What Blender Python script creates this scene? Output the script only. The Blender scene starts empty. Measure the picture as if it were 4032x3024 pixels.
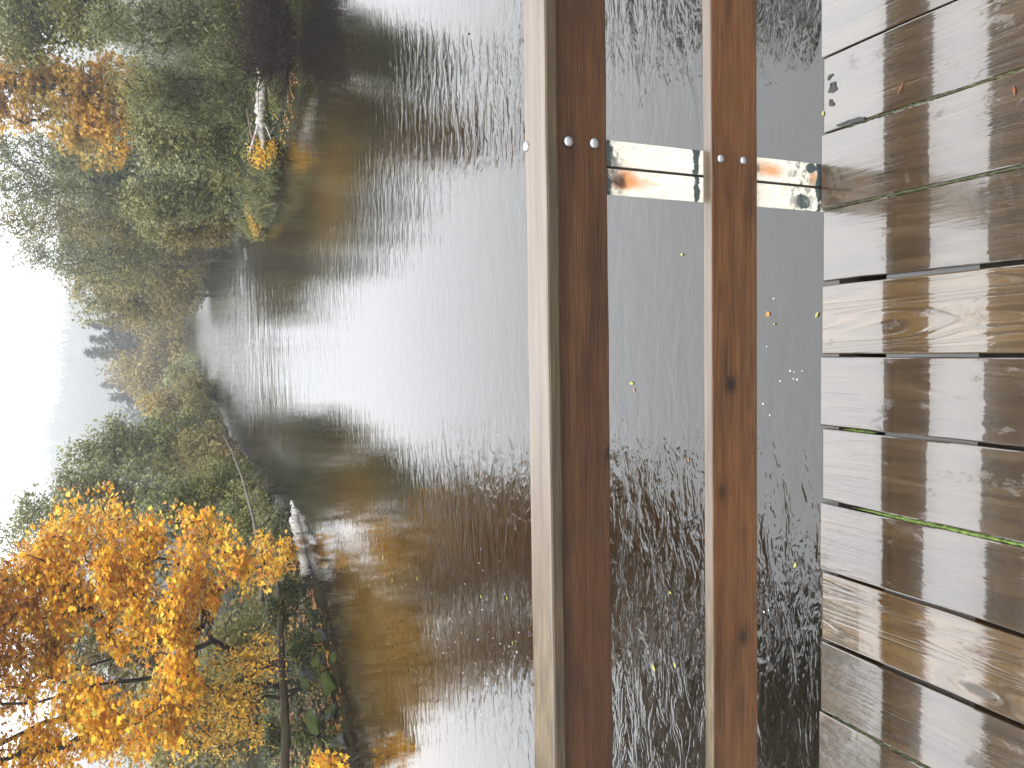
import bpy, math, random
import numpy as np
from mathutils import Matrix, Vector

SC = bpy.context.scene
COL = SC.collection
R = math.radians

# ------------------------------------------------------------------ camera
CAM_H = 1.5797
PITCH, YAW, ROLL, FPX = R(24.5), R(2.9592), R(-2.1402), 3030.0
_F = np.array([-math.sin(YAW) * math.cos(PITCH), math.cos(YAW) * math.cos(PITCH), -math.sin(PITCH)])
_R0 = np.array([math.cos(YAW), math.sin(YAW), 0.0])
_U0 = np.cross(_R0, _F)
_R = math.cos(ROLL) * _R0 + math.sin(ROLL) * _U0
_U = -math.sin(ROLL) * _R0 + math.cos(ROLL) * _U0
_C = np.array([0.0, 0.0, CAM_H])
cam = bpy.data.cameras.new('camera')
cam.sensor_width = 36.0
cam.lens = 36.0 * FPX / 4032.0
cam.clip_start, cam.clip_end = 0.05, 3000.0
camo = bpy.data.objects.new('camera', cam)
COL.objects.link(camo)
# the phone was held upright but the picture is stored on its side: image right is the world's down
m = Matrix.Identity(4)
for i in range(3):
    m[i][0], m[i][1], m[i][2], m[i][3] = -_U[i], _R[i], -_F[i], _C[i]
camo.matrix_world = m
SC.camera = camo

# ------------------------------------------------------------------ world, sun, exposure
SC.view_settings.view_transform = 'Standard'
SC.view_settings.look = 'None'
SC.view_settings.gamma = 1.0
SC.view_settings.exposure = 0.0
SC.cycles.use_denoising = True
SC.cycles.max_bounces = 8
SC.cycles.diffuse_bounces = 3
SC.cycles.glossy_bounces = 4
SC.cycles.transmission_bounces = 4
SC.cycles.volume_bounces = 1
SC.cycles.sample_clamp_indirect = 6.0
SUN_EL, SUN_AZ = R(40), R(195)
W = bpy.data.worlds.new('World')
SC.world = W
W.use_nodes = True
wt = W.node_tree
wt.nodes.clear()
def wn(t, **k):
    n = wt.nodes.new(t)
    for a, b in k.items():
        setattr(n, a, b)
    return n
sky = wn('ShaderNodeTexSky', sky_type='NISHITA', sun_disc=False, sun_elevation=SUN_EL, sun_rotation=SUN_AZ)
hs = wn('ShaderNodeHueSaturation')
hs.inputs['Saturation'].default_value = 0.12
hs.inputs['Value'].default_value = 1.6
tc = wn('ShaderNodeTexCoord')
sx = wn('ShaderNodeSeparateXYZ')
# overcast: dim fog bank along the horizon, far brighter cloud deck overhead
cr = wn('ShaderNodeValToRGB')
SKYR = [(0.0, .40), (.055, .47), (.09, .68), (.12, 1.7), (.16, 4.0), (.26, 5.2), (.45, 5.7), (.70, 6.4), (1.0, 6.6)]
e = cr.color_ramp.elements
while len(e) < len(SKYR):
    e.new(0.5)
for el, (p, v) in zip(e, SKYR):
    el.position = p
    g = v / 10.0
    el.color = (g * .975, g, g * 1.03, 1)
mul = wn('ShaderNodeMix', data_type='RGBA', blend_type='MULTIPLY')
mul.inputs['Factor'].default_value = 1.0
mul.inputs['B'].default_value = (100, 100, 100, 1)
mx = wn('ShaderNodeMix', data_type='RGBA')
mx.inputs['Factor'].default_value = 0.06
bg = wn('ShaderNodeBackground')
bg.inputs['Strength'].default_value = 0.1
ow = wn('ShaderNodeOutputWorld')
L = wt.links.new
L(sky.outputs['Color'], hs.inputs['Color'])
L(tc.outputs['Generated'], sx.inputs[0])
L(sx.outputs['Z'], cr.inputs['Fac'])
L(cr.outputs['Color'], mul.inputs['A'])
L(mul.outputs['Result'], mx.inputs['A'])
L(hs.outputs['Color'], mx.inputs['B'])
L(mx.outputs['Result'], bg.inputs['Color'])
L(bg.outputs['Background'], ow.inputs['Surface'])
sun = bpy.data.lights.new('sun', 'SUN')
sun.energy = 2.2
sun.angle = R(60)
sun.color = (1.0, .97, .92)
suno = bpy.data.objects.new('sun', sun)
COL.objects.link(suno)
# Nishita rotation is measured clockwise from +Y; the lamp shines along its -Z
sd = Vector((math.sin(SUN_AZ) * math.cos(SUN_EL), math.cos(SUN_AZ) * math.cos(SUN_EL), math.sin(SUN_EL)))
suno.rotation_euler = sd.to_track_quat('Z', 'Y').to_euler()

# ------------------------------------------------------------------ helpers
WZ = -1.70                                   # river level; the deck top is z = 0
def ray(x, y):
    s = 4032.0 / 2212.0
    return _F + _R * ((1512.0 - y * s) / FPX) - _U * ((x * s - 2016.0) / FPX)
def on_water(x, y, z=WZ):
    d = ray(x, y)
    return _C + d * ((z - CAM_H) / d[2])
def place(x, y, Y):                          # a place in the world, seen in that direction, Y metres upriver
    d = ray(x, y)
    return _C + d * (Y / d[1])
def mpp(P):                                  # metres per survey pixel at a place
    return float((np.asarray(P) - _C) @ _F) * 4032.0 / 2212.0 / FPX

def put(name, me, mat=None, parent=None, label=None, cat=None, group=None, kind=None):
    o = bpy.data.objects.new(name, me)
    COL.objects.link(o)
    if mat is not None and not me.materials:
        me.materials.append(mat)
    if parent is not None:
        o.parent = parent
    tag(o, label, cat, group, kind)
    return o
def tag(o, label=None, cat=None, group=None, kind=None):
    if label: o['label'] = label
    if cat: o['category'] = cat
    if group: o['group'] = group
    if kind: o['kind'] = kind
    return o
def empty(name, loc, label=None, cat=None, group=None):
    o = bpy.data.objects.new(name, None)
    o.empty_display_size = .1
    COL.objects.link(o)
    o.location = loc
    return tag(o, label, cat, group)

def bigmesh(name, V, Fc, smooth=False):
    """V (n,3), Fc (m,k) all faces with k corners"""
    V = np.asarray(V, np.float32); Fc = np.asarray(Fc, np.int32)
    me = bpy.data.meshes.new(name)
    me.vertices.add(len(V)); me.vertices.foreach_set('co', V.ravel())
    mm, k = Fc.shape
    me.loops.add(mm * k); me.loops.foreach_set('vertex_index', Fc.ravel())
    me.polygons.add(mm)
    me.polygons.foreach_set('loop_start', np.arange(0, mm * k, k, dtype=np.int32))
    me.polygons.foreach_set('loop_total', np.full(mm, k, np.int32))
    if smooth:
        me.polygons.foreach_set('use_smooth', np.ones(mm, bool))
    me.update(calc_edges=True)
    return me
def mesh(name, V, Fc, smooth=False):
    me = bpy.data.meshes.new(name)
    me.from_pydata([tuple(v) for v in V], [], [tuple(f) for f in Fc])
    if smooth:
        for p in me.polygons: p.use_smooth = True
    me.update()
    return me

def frame_of(t):
    t = t / (np.linalg.norm(t) + 1e-9)
    a = np.array([0, 0, 1.0]) if abs(t[2]) < .9 else np.array([1.0, 0, 0])
    u = np.cross(t, a); u /= np.linalg.norm(u)
    return u, np.cross(t, u)
def tubes(polys, sides=6, rng=None, rough=0.0):
    """polys: list of (points, radii); returns V, quads (each tube closed with a pinch at its tip)"""
    VV, FF, base = [], [], 0
    ang = np.linspace(0, 2 * math.pi, sides, endpoint=False)
    ca, sa = np.cos(ang), np.sin(ang)
    for P, r in polys:
        P = np.asarray(P, float); n = len(P)
        T = np.gradient(P, axis=0)
        u, v = frame_of(T[0])
        for i in range(n):
            t = T[i] / (np.linalg.norm(T[i]) + 1e-9)
            u = u - t * (u @ t); u /= (np.linalg.norm(u) + 1e-9); v = np.cross(t, u)
            rr = r[i] * (1 + (rng.normal(0, rough, sides) if rng is not None and rough else 0))
            VV.append(P[i] + np.outer(ca * rr, u) + np.outer(sa * rr, v))
        for i in range(n - 1):
            a = base + i * sides
            for j in range(sides):
                k = (j + 1) % sides
                FF.append((a + j, a + k, a + sides + k, a + sides + j))
        base += n * sides
    return np.concatenate(VV), np.array(FF)
def capped_tube(name, P, r, sides=10, seed=0, rough=.04):
    rng = np.random.default_rng(seed)
    V, Fq = tubes([(P, r)], sides, rng, rough)
    Fs = [tuple(f) for f in Fq]
    n = len(V)
    Fs.append(tuple(range(sides - 1, -1, -1))); Fs.append(tuple(range(n - sides, n)))
    return mesh(name, V, Fs, True)
def spline(P, n):
    P = np.asarray(P, float)
    t = np.linspace(0, len(P) - 1, n)
    out = []
    for x in t:
        i = min(int(x), len(P) - 2); f = x - i
        p0, p1, p2, p3 = P[max(i - 1, 0)], P[i], P[i + 1], P[min(i + 2, len(P) - 1)]
        out.append(.5 * ((2 * p1) + (-p0 + p2) * f + (2 * p0 - 5 * p1 + 4 * p2 - p3) * f * f + (-p0 + 3 * p1 - 3 * p2 + p3) * f ** 3))
    return np.array(out)

def box_mesh(name, x0, x1, y0, y1, z0, z1, bev=.003, nx=1, ny=1, wob=0, seed=0):
    """a board, bevelled, cut along its length so its edges can waver a little"""
    import bmesh
    bm = bmesh.new()
    bmesh.ops.create_cube(bm, size=1.0)
    bmesh.ops.scale(bm, vec=(x1 - x0, y1 - y0, z1 - z0), verts=bm.verts)
    bmesh.ops.translate(bm, vec=((x0 + x1) / 2, (y0 + y1) / 2, (z0 + z1) / 2), verts=bm.verts)
    if bev:
        bmesh.ops.bevel(bm, geom=list(bm.edges), offset=bev, segments=2, affect='EDGES', profile=.5)
    rng = random.Random(seed)
    for ax, n, a, b in ((0, nx, x0, x1), (1, ny, y0, y1)):
        for i in range(1, n):
            co = [0, 0, 0]; co[ax] = a + (b - a) * i / n
            no = [0, 0, 0]; no[ax] = 1
            bmesh.ops.bisect_plane(bm, geom=bm.verts[:] + bm.edges[:] + bm.faces[:], plane_co=co, plane_no=no)
    if wob:
        ax = 0 if nx > ny else 1
        n = max(nx, ny)
        offs = [(rng.uniform(-wob, wob), rng.uniform(-wob, wob)) for _ in range(n + 2)]
        a, b = (x0, x1) if ax == 0 else (y0, y1)
        for v in bm.verts:
            t = (v.co[ax] - a) / (b - a) * n
            i = min(max(int(t), 0), n); f = t - i
            d = [offs[i][k] * (1 - f) + offs[i + 1][k] * f for k in (0, 1)]
            v.co[1 - ax] += d[0]; v.co[2] += d[1] * .5
    me = bpy.data.meshes.new(name)
    bm.to_mesh(me); bm.free()
    return me

# ------------------------------------------------------------------ materials
class M:
    def __init__(s, name):
        s.m = bpy.data.materials.new(name); s.m.use_nodes = True
        s.t = s.m.node_tree; s.t.nodes.clear()
        s.out = s.n('ShaderNodeOutputMaterial')
    def n(s, t, **k):
        x = s.t.nodes.new(t)
        for a, b in k.items():
            if a.startswith('i_'):
                x.inputs[a[2:].replace('_', ' ')].default_value = b
            else:
                setattr(x, a, b)
        return x
    def l(s, a, b): s.t.links.new(a, b)
    def bsdf(s, **k):
        x = s.n('ShaderNodeBsdfPrincipled')
        for a, b in k.items(): x.inputs[a.replace('_', ' ')].default_value = b
        s.l(x.outputs[0], s.out.inputs[0]); return x
    def coord(s, which='Object', scale=(1, 1, 1), loc=(0, 0, 0), rand=0.0):
        c = s.n('ShaderNodeTexCoord'); mp = s.n('ShaderNodeMapping')
        mp.inputs['Scale'].default_value = scale; mp.inputs['Location'].default_value = loc
        s.l(c.outputs[which], mp.inputs['Vector'])
        if rand:
            oi = s.n('ShaderNodeObjectInfo'); mu = s.n('ShaderNodeMath', operation='MULTIPLY')
            mu.inputs[1].default_value = rand
            s.l(oi.outputs['Random'], mu.inputs[0]); s.l(mu.outputs[0], mp.inputs['Location'])
        return mp.outputs[0]
    def noise(s, vec, scale, detail=4, rough=.6, dist=0):
        x = s.n('ShaderNodeTexNoise')
        x.inputs['Scale'].default_value = scale; x.inputs['Detail'].default_value = detail
        x.inputs['Roughness'].default_value = rough; x.inputs['Distortion'].default_value = dist
        s.l(vec, x.inputs['Vector']); return x.outputs['Fac']
    def ramp(s, fac, stops, interp='LINEAR'):
        x = s.n('ShaderNodeValToRGB'); x.color_ramp.interpolation = interp
        el = x.color_ramp.elements
        while len(el) < len(stops): el.new(.5)
        for a, (p, c) in zip(el, stops):
            a.position = p; a.color = (*c, 1) if isinstance(c, tuple) else (c, c, c, 1)
        s.l(fac, x.inputs['Fac']); return x.outputs['Color']
    def mix(s, fac, a, b, mode='MIX'):
        x = s.n('ShaderNodeMix', data_type='RGBA', blend_type=mode)
        for v, k in ((fac, 'Factor'), (a, 'A'), (b, 'B')):
            if isinstance(v, (int, float)) and k == 'Factor': x.inputs[0].default_value = v
            elif isinstance(v, tuple): x.inputs[k].default_value = (*v, 1)
            else: s.l(v, x.inputs[0] if k == 'Factor' else x.inputs[k])
        return x.outputs['Result']
    def math(s, op, a, b=0.0, clamp=False):
        x = s.n('ShaderNodeMath', operation=op, use_clamp=clamp)
        for i, v in enumerate((a, b)):
            if isinstance(v, (int, float)): x.inputs[i].default_value = v
            else: s.l(v, x.inputs[i])
        return x.outputs[0]
    def bump(s, h, strength=.3, dist=.01, normal=None):
        x = s.n('ShaderNodeBump')
        x.inputs['Strength'].default_value = strength if isinstance(strength, float) else 1.0
        if not isinstance(strength, float): s.l(strength, x.inputs['Strength'])
        x.inputs['Distance'].default_value = dist
        s.l(h, x.inputs['Height'])
        if normal is not None: s.l(normal, x.inputs['Normal'])
        return x.outputs[0]

def leaf_mat(name, cols, trans=.35, rough=.45, patch=None, spec=.22):
    """cols: [(pos, rgb)...] picked at random leaf by leaf; patch: second palette in big soft patches of the crown"""
    a = M(name)
    g = a.n('ShaderNodeNewGeometry')
    c = a.ramp(g.outputs['Random Per Island'], cols, 'CONSTANT' if len(cols) > 5 else 'LINEAR')
    if patch:
        v = a.coord('Object')
        f = a.ramp(a.noise(v, patch[0], 2), [(.42, 0.0), (.6, 1.0)])
        c2 = a.ramp(g.outputs['Random Per Island'], patch[1])
        c = a.mix(f, c, c2)
    b = a.n('ShaderNodeBsdfPrincipled')
    b.inputs['Roughness'].default_value = rough
    b.inputs['Specular IOR Level'].default_value = spec
    a.l(c, b.inputs['Base Color'])
    t = a.n('ShaderNodeBsdfTranslucent'); a.l(c, t.inputs['Color'])
    mx = a.n('ShaderNodeMixShader'); mx.inputs[0].default_value = trans
    a.l(b.outputs[0], mx.inputs[1]); a.l(t.outputs[0], mx.inputs[2]); a.l(mx.outputs[0], a.out.inputs[0])
    return a.m
def bark_mat(name, c1, c2, scale=8, moss=None, spec=.2):
    a = M(name); v = a.coord('Object')
    n = a.noise(v, scale, 5, .7)
    c = a.ramp(n, [(.3, c1), (.7, c2)])
    if moss:
        c = a.mix(a.ramp(a.noise(v, 3.5, 3), [(.48, 0.0), (.58, 1.0)]), c, moss)
    b = a.bsdf(Roughness=.7, Specular_IOR_Level=spec); a.l(c, b.inputs['Base Color']); a.l(a.bump(n, .6, .02), b.inputs['Normal'])
    return a.m

def birch_mat():
    a = M('birch_bark'); v = a.coord('Object')
    w = a.noise(a.coord('Object', (14, 3, 3)), 1.6, 4, .7)
    c = a.ramp(w, [(.34, (.05, .04, .035)), (.43, (.14, .125, .105)), (.55, (.27, .255, .23)), (.8, (.36, .345, .32))])
    c = a.mix(a.ramp(a.noise(v, 2.3, 3), [(.56, 0.0), (.63, 1.0)]), c, (.14, .07, .04))
    b = a.bsdf(Roughness=.55); a.l(c, b.inputs['Base Color']); a.l(a.bump(w, .4, .01), b.inputs['Normal'])
    return a.m

def rail_mat(name, dark, mid, light, streak_red=(.30, .085, .02)):
    a = M(name)
    vg = a.coord('Object', (.9, 14, 14), rand=17.0)
    g = a.noise(vg, 3.0, 6, .62, .35)
    fine = a.noise(a.coord('Object', (3, 90, 90)), 3.0, 3, .6)
    c = a.ramp(g, [(.28, dark), (.5, mid), (.74, light)])
    blot = a.ramp(a.noise(a.coord('Object', (1.2, 5, 5), (3, 1, 2)), 2.2, 3), [(.38, 0.0), (.66, 1.0)])
    c = a.mix(a.math('MULTIPLY', blot, .45), c, streak_red)
    c = a.mix(.55, c, a.ramp(fine, [(.32, .30), (.62, 1.0)]), 'MULTIPLY')
    stain = a.ramp(a.noise(a.coord('Object', (2.6, 8, 8), (8, 4, 1)), 2.0, 5, .7), [(.54, 0.0), (.70, 1.0)])
    c = a.mix(a.math('MULTIPLY', stain, .6), c, dark)
    vo = a.n('ShaderNodeTexVoronoi', feature='F1'); vo.inputs['Scale'].default_value = 1.0
    wob = a.mix(.16, a.coord('Object', (9, 12, 12), (.31, .2, .77)), a.n('ShaderNodeTexNoise').outputs['Color'])
    a.l(wob, vo.inputs['Vector'])
    vs = a.n('ShaderNodeSeparateColor'); a.l(vo.outputs['Color'], vs.inputs[0])
    sel = a.math('GREATER_THAN', vs.outputs[0], .42)
    kn = a.math('MULTIPLY', sel, a.ramp(vo.outputs['Distance'], [(.07, 1.0), (.20, 0.0)]))
    halo = a.math('MULTIPLY', sel, a.ramp(vo.outputs['Distance'], [(.15, 1.0), (.42, 0.0)]))
    c = a.mix(a.math('MULTIPLY', halo, .45), c, dark)
    c = a.mix(a.math('MULTIPLY', kn, .92), c, (.006, .004, .003))
    cw = a.noise(a.coord('Object', (1.1, 42, 42), (2, 9, 4)), 3.2, 4, .6)
    ck = a.ramp(a.math('ABSOLUTE', a.math('SUBTRACT', cw, .5)), [(.0, 1.0), (.012, 0.0)])
    ck = a.math('MULTIPLY', ck, a.ramp(a.noise(a.coord('Object', (1.5, 6, 6), (1, 5, 2)), 2.0, 2), [(.55, 0.0), (.62, 1.0)]))
    c = a.mix(a.math('MULTIPLY', ck, .8), c, (.006, .004, .003))
    b = a.bsdf(Roughness=.42); b.inputs['Specular IOR Level'].default_value = .22
    a.l(c, b.inputs['Base Color'])
    a.l(a.bump(a.math('SUBTRACT', a.math('ADD', g, a.math('MULTIPLY', fine, .7)), a.math('MULTIPLY', a.math('ADD', kn, ck), .8)), .55, .004), b.inputs['Normal'])
    return a.m

def cap_mat():
    a = M('weathered_cap_wood')
    g = a.noise(a.coord('Object', (.8, 22, 22)), 3.0, 6, .65, .3)
    c = a.ramp(g, [(.3, (.042, .029, .020)), (.5, (.074, .053, .036)), (.72, (.100, .076, .054))])
    # worn algae and bare-wood stretch towards the upstream left end
    sx = a.n('ShaderNodeSeparateXYZ'); a.l(a.coord('Object'), sx.inputs[0])
    f = a.math('ADD', a.math('MULTIPLY', sx.outputs['X'], -1.0), a.math('MULTIPLY', a.noise(a.coord('Object', (2, 14, 14)), 3, 4), .7))
    f = a.ramp(a.math('SUBTRACT', f, .66), [(.12, 0.0), (.42, 1.0)])
    c2 = a.ramp(a.noise(a.coord('Object', (2.5, 30, 30)), 3.5, 5, .7), [(.34, (.028, .020, .008)), (.52, (.062, .043, .019)), (.7, (.115, .088, .058))])
    c = a.mix(f, c, c2)
    b = a.bsdf(Roughness=.33); a.l(c, b.inputs['Base Color']); a.l(a.bump(g, .3, .004), b.inputs['Normal'])
    return a.m
def cap_edge_mat():
    a = M('algae_edge_wood')
    g = a.noise(a.coord('Object', (2, 40, 40)), 3.0, 5, .7)
    c = a.ramp(g, [(.3, (.011, .0065, .002)), (.55, (.030, .018, .0055)), (.75, (.055, .034, .012))])
    b = a.bsdf(Roughness=.55); a.l(c, b.inputs['Base Color']); a.l(a.bump(g, .5, .004), b.inputs['Normal'])
    return a.m

def deck_mat(name, dark, mid, light, ring=0.0):
    a = M(name)
    v = a.coord('Object', (12, .9, 12), rand=37.0)
    g = a.noise(v, 2.6, 6, .62, .4)
    fine = a.noise(a.coord('Object', (95, 3.0, 60), rand=11.0), 2.4, 4, .65)
    c = a.ramp(g, [(.28, dark), (.5, mid), (.74, light)])
    # growth rings: contour lines of a long stretched noise, closing round the knots
    vo = a.n('ShaderNodeTexVoronoi', feature='SMOOTH_F1'); vo.inputs['Scale'].default_value = 1.0
    a.l(a.coord('Object', (9, 2.6, 3), rand=23.0), vo.inputs['Vector'])
    kn0 = a.ramp(vo.outputs['Distance'], [(.10, 1.0), (.38, 0.0)])
    rn = a.noise(a.coord('Object', (9, .55, 1), rand=5.0), 1.0, 2, .45, .25)
    ph = a.math('ADD', a.math('MULTIPLY', rn, 95.0 if ring else 60.0), a.math('MULTIPLY', kn0, 9.0))
    sn = a.math('ADD', a.math('MULTIPLY', a.math('SINE', ph), .5), .5)
    rg = a.ramp(sn, [(.12, 0.0), (.62, 1.0)])
    c = a.mix(.30 + ring * .6, c, a.mix(rg, tuple(x * .40 for x in mid), c))
    c = a.mix(.45, c, a.ramp(fine, [(.3, .35), (.65, 1.0)]), 'MULTIPLY')
    kn = a.ramp(vo.outputs['Distance'], [(.07, 1.0), (.15, 0.0)])
    c = a.mix(a.math('MULTIPLY', kn, .75), c, (.010, .007, .004))
    # film of rain: standing water on most of the face, raised rough grain breaking it up here and there
    film = a.noise(a.coord('Object', (8, 3.6, 3), rand=3.0), 2.4, 6, .72)
    film = a.math('SUBTRACT', film, a.math('MULTIPLY', kn, .2))
    b = a.bsdf()
    b.inputs['IOR'].default_value = 1.5
    a.l(c, b.inputs['Base Color'])
    a.l(a.ramp(film, [(.25, .40), (.37, .14)]), b.inputs['Roughness'])
    hgt = a.math('ADD', a.math('MULTIPLY', fine, .8), a.math('MULTIPLY', rg, .25 + ring))
    a.l(a.bump(hgt, .5, .003), b.inputs['Normal'])
    b.inputs['Coat IOR'].default_value = 1.62
    a.l(a.ramp(film, [(.23, .35), (.35, 1.0)]), b.inputs['Coat Weight'])
    a.l(a.ramp(film, [(.27, .18), (.37, .012)]), b.inputs['Coat Roughness'])
    sm = a.noise(a.coord('Object', (34, 5, 4), rand=8.0), 1.5, 3, .5)
    dry = a.ramp(film, [(.28, 1.0), (.40, .18 + ring * .35)])
    h2 = a.math('ADD', a.math('MULTIPLY', sm, .45), a.math('MULTIPLY', hgt, dry))
    a.l(a.bump(h2, .20, .004), b.inputs['Coat Normal'])
    return a.m

def plain(name, col, rough=.6, var=.4, scale=10, metal=0.0):
    a = M(name); n = a.noise(a.coord('Object'), scale, 4)
    c = a.ramp(n, [(.3, tuple(x * (1 - var) for x in col)), (.7, tuple(min(1, x * (1 + var)) for x in col))])
    b = a.bsdf(Roughness=rough, Metallic=metal); a.l(c, b.inputs['Base Color']); a.l(a.bump(n, .3, .005), b.inputs['Normal'])
    return a.m

def water_mat():
    a = M('river_water')
    at = a.n('ShaderNodeAttribute', attribute_name='ripple')
    sh = a.n('ShaderNodeAttribute', attribute_name='shoal')
    v1 = a.coord('Object', (.42, 1.0, 1.0))
    n1 = a.noise(v1, 7.0, 3, .55, .6)
    v2 = a.coord('Object', (.5, 1.0, 1.0), (5, 2, 0))
    n2 = a.noise(v2, 2.1, 2, .5, .4)
    n3 = a.noise(a.coord('Object', (.6, 1, 1), (1, 7, 0)), 22.0, 2, .5, .5)
    h = a.math('ADD', a.math('MULTIPLY', n1, a.math('ADD', a.math('MULTIPLY', at.outputs['Fac'], 1.0), .012)), a.math('MULTIPLY', n2, .05))
    h = a.math('ADD', h, a.math('MULTIPLY', n3, a.math('MULTIPLY', at.outputs['Fac'], .13)))
    ch = a.n('ShaderNodeAttribute', attribute_name='chop')
    n4 = a.noise(a.coord('Object', (.45, 1, 1), (3, 1, 0)), 1.5, 4, .6, .3)
    h = a.math('ADD', h, a.math('MULTIPLY', n4, a.math('MULTIPLY', ch.outputs['Fac'], 2.4)))
    mot = a.ramp(a.noise(a.coord('Object', (.35, .25, 1)), 1.6, 3), [(.35, (.0042, .0036, .0028)), (.65, (.0075, .006, .0040))])
    c = a.mix(sh.outputs['Fac'], mot, (.054, .029, .006))
    b = a.bsdf(Roughness=.035, IOR=1.50); a.l(c, b.inputs['Base Color'])
    a.l(a.bump(h, .9, .10), b.inputs['Normal'])
    return a.m

def ground_mat():
    a = M('bank_soil'); v = a.coord('Object')
    n = a.noise(v, 1.3, 5, .7); n2 = a.noise(v, 9, 4, .7)
    c = a.ramp(n, [(.3, (.007, .006, .003)), (.5, (.014, .012, .005)), (.7, (.018, .024, .006))])
    c = a.mix(a.ramp(n2, [(.58, 0.0), (.66, 1.0)]), c, (.05, .026, .009))
    b = a.bsdf(Roughness=.9, Specular_IOR_Level=.1); a.l(c, b.inputs['Base Color']); a.l(a.bump(n2, .8, .05), b.inputs['Normal'])
    return a.m

def rock_mat():
    a = M('mossy_stone'); v = a.coord('Object')
    n = a.noise(v, 5, 5, .7); g = a.n('ShaderNodeNewGeometry')
    c = a.ramp(n, [(.3, (.03, .03, .03)), (.7, (.105, .105, .108))])
    sx = a.n('ShaderNodeSeparateXYZ'); a.l(g.outputs['Normal'], sx.inputs[0])
    oi = a.n('ShaderNodeObjectInfo')
    f = a.math('ADD', a.math('MULTIPLY', a.noise(v, 2.6, 4, .65), 1.4), a.math('MULTIPLY', sx.outputs['Z'], -.12))
    f = a.math('SUBTRACT', f, a.math('MULTIPLY', oi.outputs['Random'], .35))
    f = a.ramp(f, [(.50, 1.0), (.62, 0.0)])
    ms = a.ramp(a.noise(v, 30, 4, .7), [(.3, (.010, .015, .002)), (.5, (.035, .048, .006)), (.75, (.075, .088, .014))])
    c = a.mix(f, c, ms)
    b = a.bsdf(Roughness=.7, Specular_IOR_Level=.18); a.l(c, b.inputs['Base Color']); a.l(a.bump(a.noise(v, 16, 6, .8), .9, .08), b.inputs['Normal'])
    return a.m

def post_mat():
    """flaking white paint over dark primer and rust, stains where the photo has them (heights along the post)"""
    a = M('flaking_white_paint'); v = a.coord('Object')
    sx = a.n('ShaderNodeSeparateXYZ'); a.l(v, sx.inputs[0]); Z = sx.outputs['Z']; X = sx.outputs['X']
    grain = a.noise(a.coord('Object', (60, 20, 14)), 3, 4, .7)
    c = a.ramp(grain, [(.3, (.33, .28, .20)), (.42, (.44, .405, .33)), (.7, (.50, .48, .43))])
    nz = a.noise(v, 46, 5, .7); nb = a.noise(v, 16, 3, .6)
    def blob(x, z, rx, rz, soft=.75):
        dx = a.math('DIVIDE', a.math('SUBTRACT', X, x), rx); dz = a.math('DIVIDE', a.math('SUBTRACT', Z, z), rz)
        d = a.math('SQRT', a.math('ADD', a.math('MULTIPLY', dx, dx), a.math('MULTIPLY', dz, dz)))
        return a.math('ADD', d, a.math('MULTIPLY', a.math('SUBTRACT', a.math('ADD', a.math('MULTIPLY', nz, .5), a.math('MULTIPLY', nb, .5)), .5), soft * 4.4))
    for x, z, rx, rz, s in ((.375, .585, .020, .085, .25), (.437, .165, .026, .060, .3), (.385, .60, .03, .05, .4), (.43, .02, .03, .02, .5)):
        c = a.mix(a.math('MULTIPLY', a.ramp(blob(x, z, rx, rz, s), [(.25, 1.0), (1.1, 0.0)]), .8), c, (.36, .135, .03))
    for x, z, rx, rz in ((.378, .618, .022, .026), (.44, .232, .022, .030), (.36, .235, .01, .012)):
        c = a.mix(a.ramp(blob(x, z, rx, rz), [(.5, 1.0), (.95, 0.0)]), c, (.055, .022, .012))
    chips = ((.438, .652, .045, .030), (.37, .652, .045, .022), (.44, .396, .07, .013), (.37, .394, .05, .012), (.366, .052, .020, .030), (.452, .03, .014, .02), (.405, .0, .09, .012))
    for x, z, rx, rz in chips:
        c = a.mix(a.ramp(blob(x, z, rx, rz), [(.72, 1.0), (.86, 0.0)]), c, (.022, .034, .033))
    # speckled dirt where paint has crazed, by the lower rail, the foot and the upper end
    for z, rz in ((.06, .07), (.635, .045)):
        f = a.math('MULTIPLY', a.ramp(a.math('ABSOLUTE', a.math('DIVIDE', a.math('SUBTRACT', Z, z), rz)), [(.2, 1.0), (1.0, 0.0)]), a.ramp(nz, [(.50, 0.0), (.58, 1.0)]))
        c = a.mix(f, c, (.10, .10, .09))
    b = a.bsdf(Roughness=.5); a.l(c, b.inputs['Base Color']); a.l(a.bump(a.math('ADD', nz, grain), .25, .003), b.inputs['Normal'])
    return a.m

MAT = {}
MAT['cap'] = cap_mat(); MAT['capedge'] = cap_edge_mat()
MAT['rail_up'] = rail_mat('stained_rail_shaded', (.018, .0080, .0037), (.038, .0170, .0073), (.060, .0275, .0115), (.062, .0245, .0092))  # cap's shade put into the colour: a darker copy of the lower rail's brown
MAT['rail_lo'] = rail_mat('stained_rail_red', (.028, .011, .004), (.060, .0275, .0115), (.094, .044, .018), (.100, .040, .0135))
MAT['deck_old'] = deck_mat('wet_grey_plank', (.0145, .0088, .0040), (.030, .0186, .0084), (.050, .0325, .0155))
MAT['deck_new'] = deck_mat('wet_pale_plank', (.030, .017, .006), (.056, .033, .012), (.078, .048, .019), ring=.5)
MAT['post'] = post_mat()
MAT['zinc'] = plain('galvanised_steel', (.30, .31, .32), .30, .35, 90, .95)
MAT['dark'] = plain('damp_dark_timber', (.018, .013, .010), .8)
MAT['moss'] = plain('gap_moss', (.055, .085, .012), .95, .6, 90)
MAT['moss_dull'] = plain('gap_moss_dull', (.035, .042, .016), .95, .6, 90)
MAT['water'] = water_mat(); MAT['soil'] = ground_mat(); MAT['rock'] = rock_mat()
MAT['birch'] = birch_mat()
MAT['bark'] = bark_mat('grey_bark', (.016, .013, .010), (.05, .042, .034))
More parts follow.
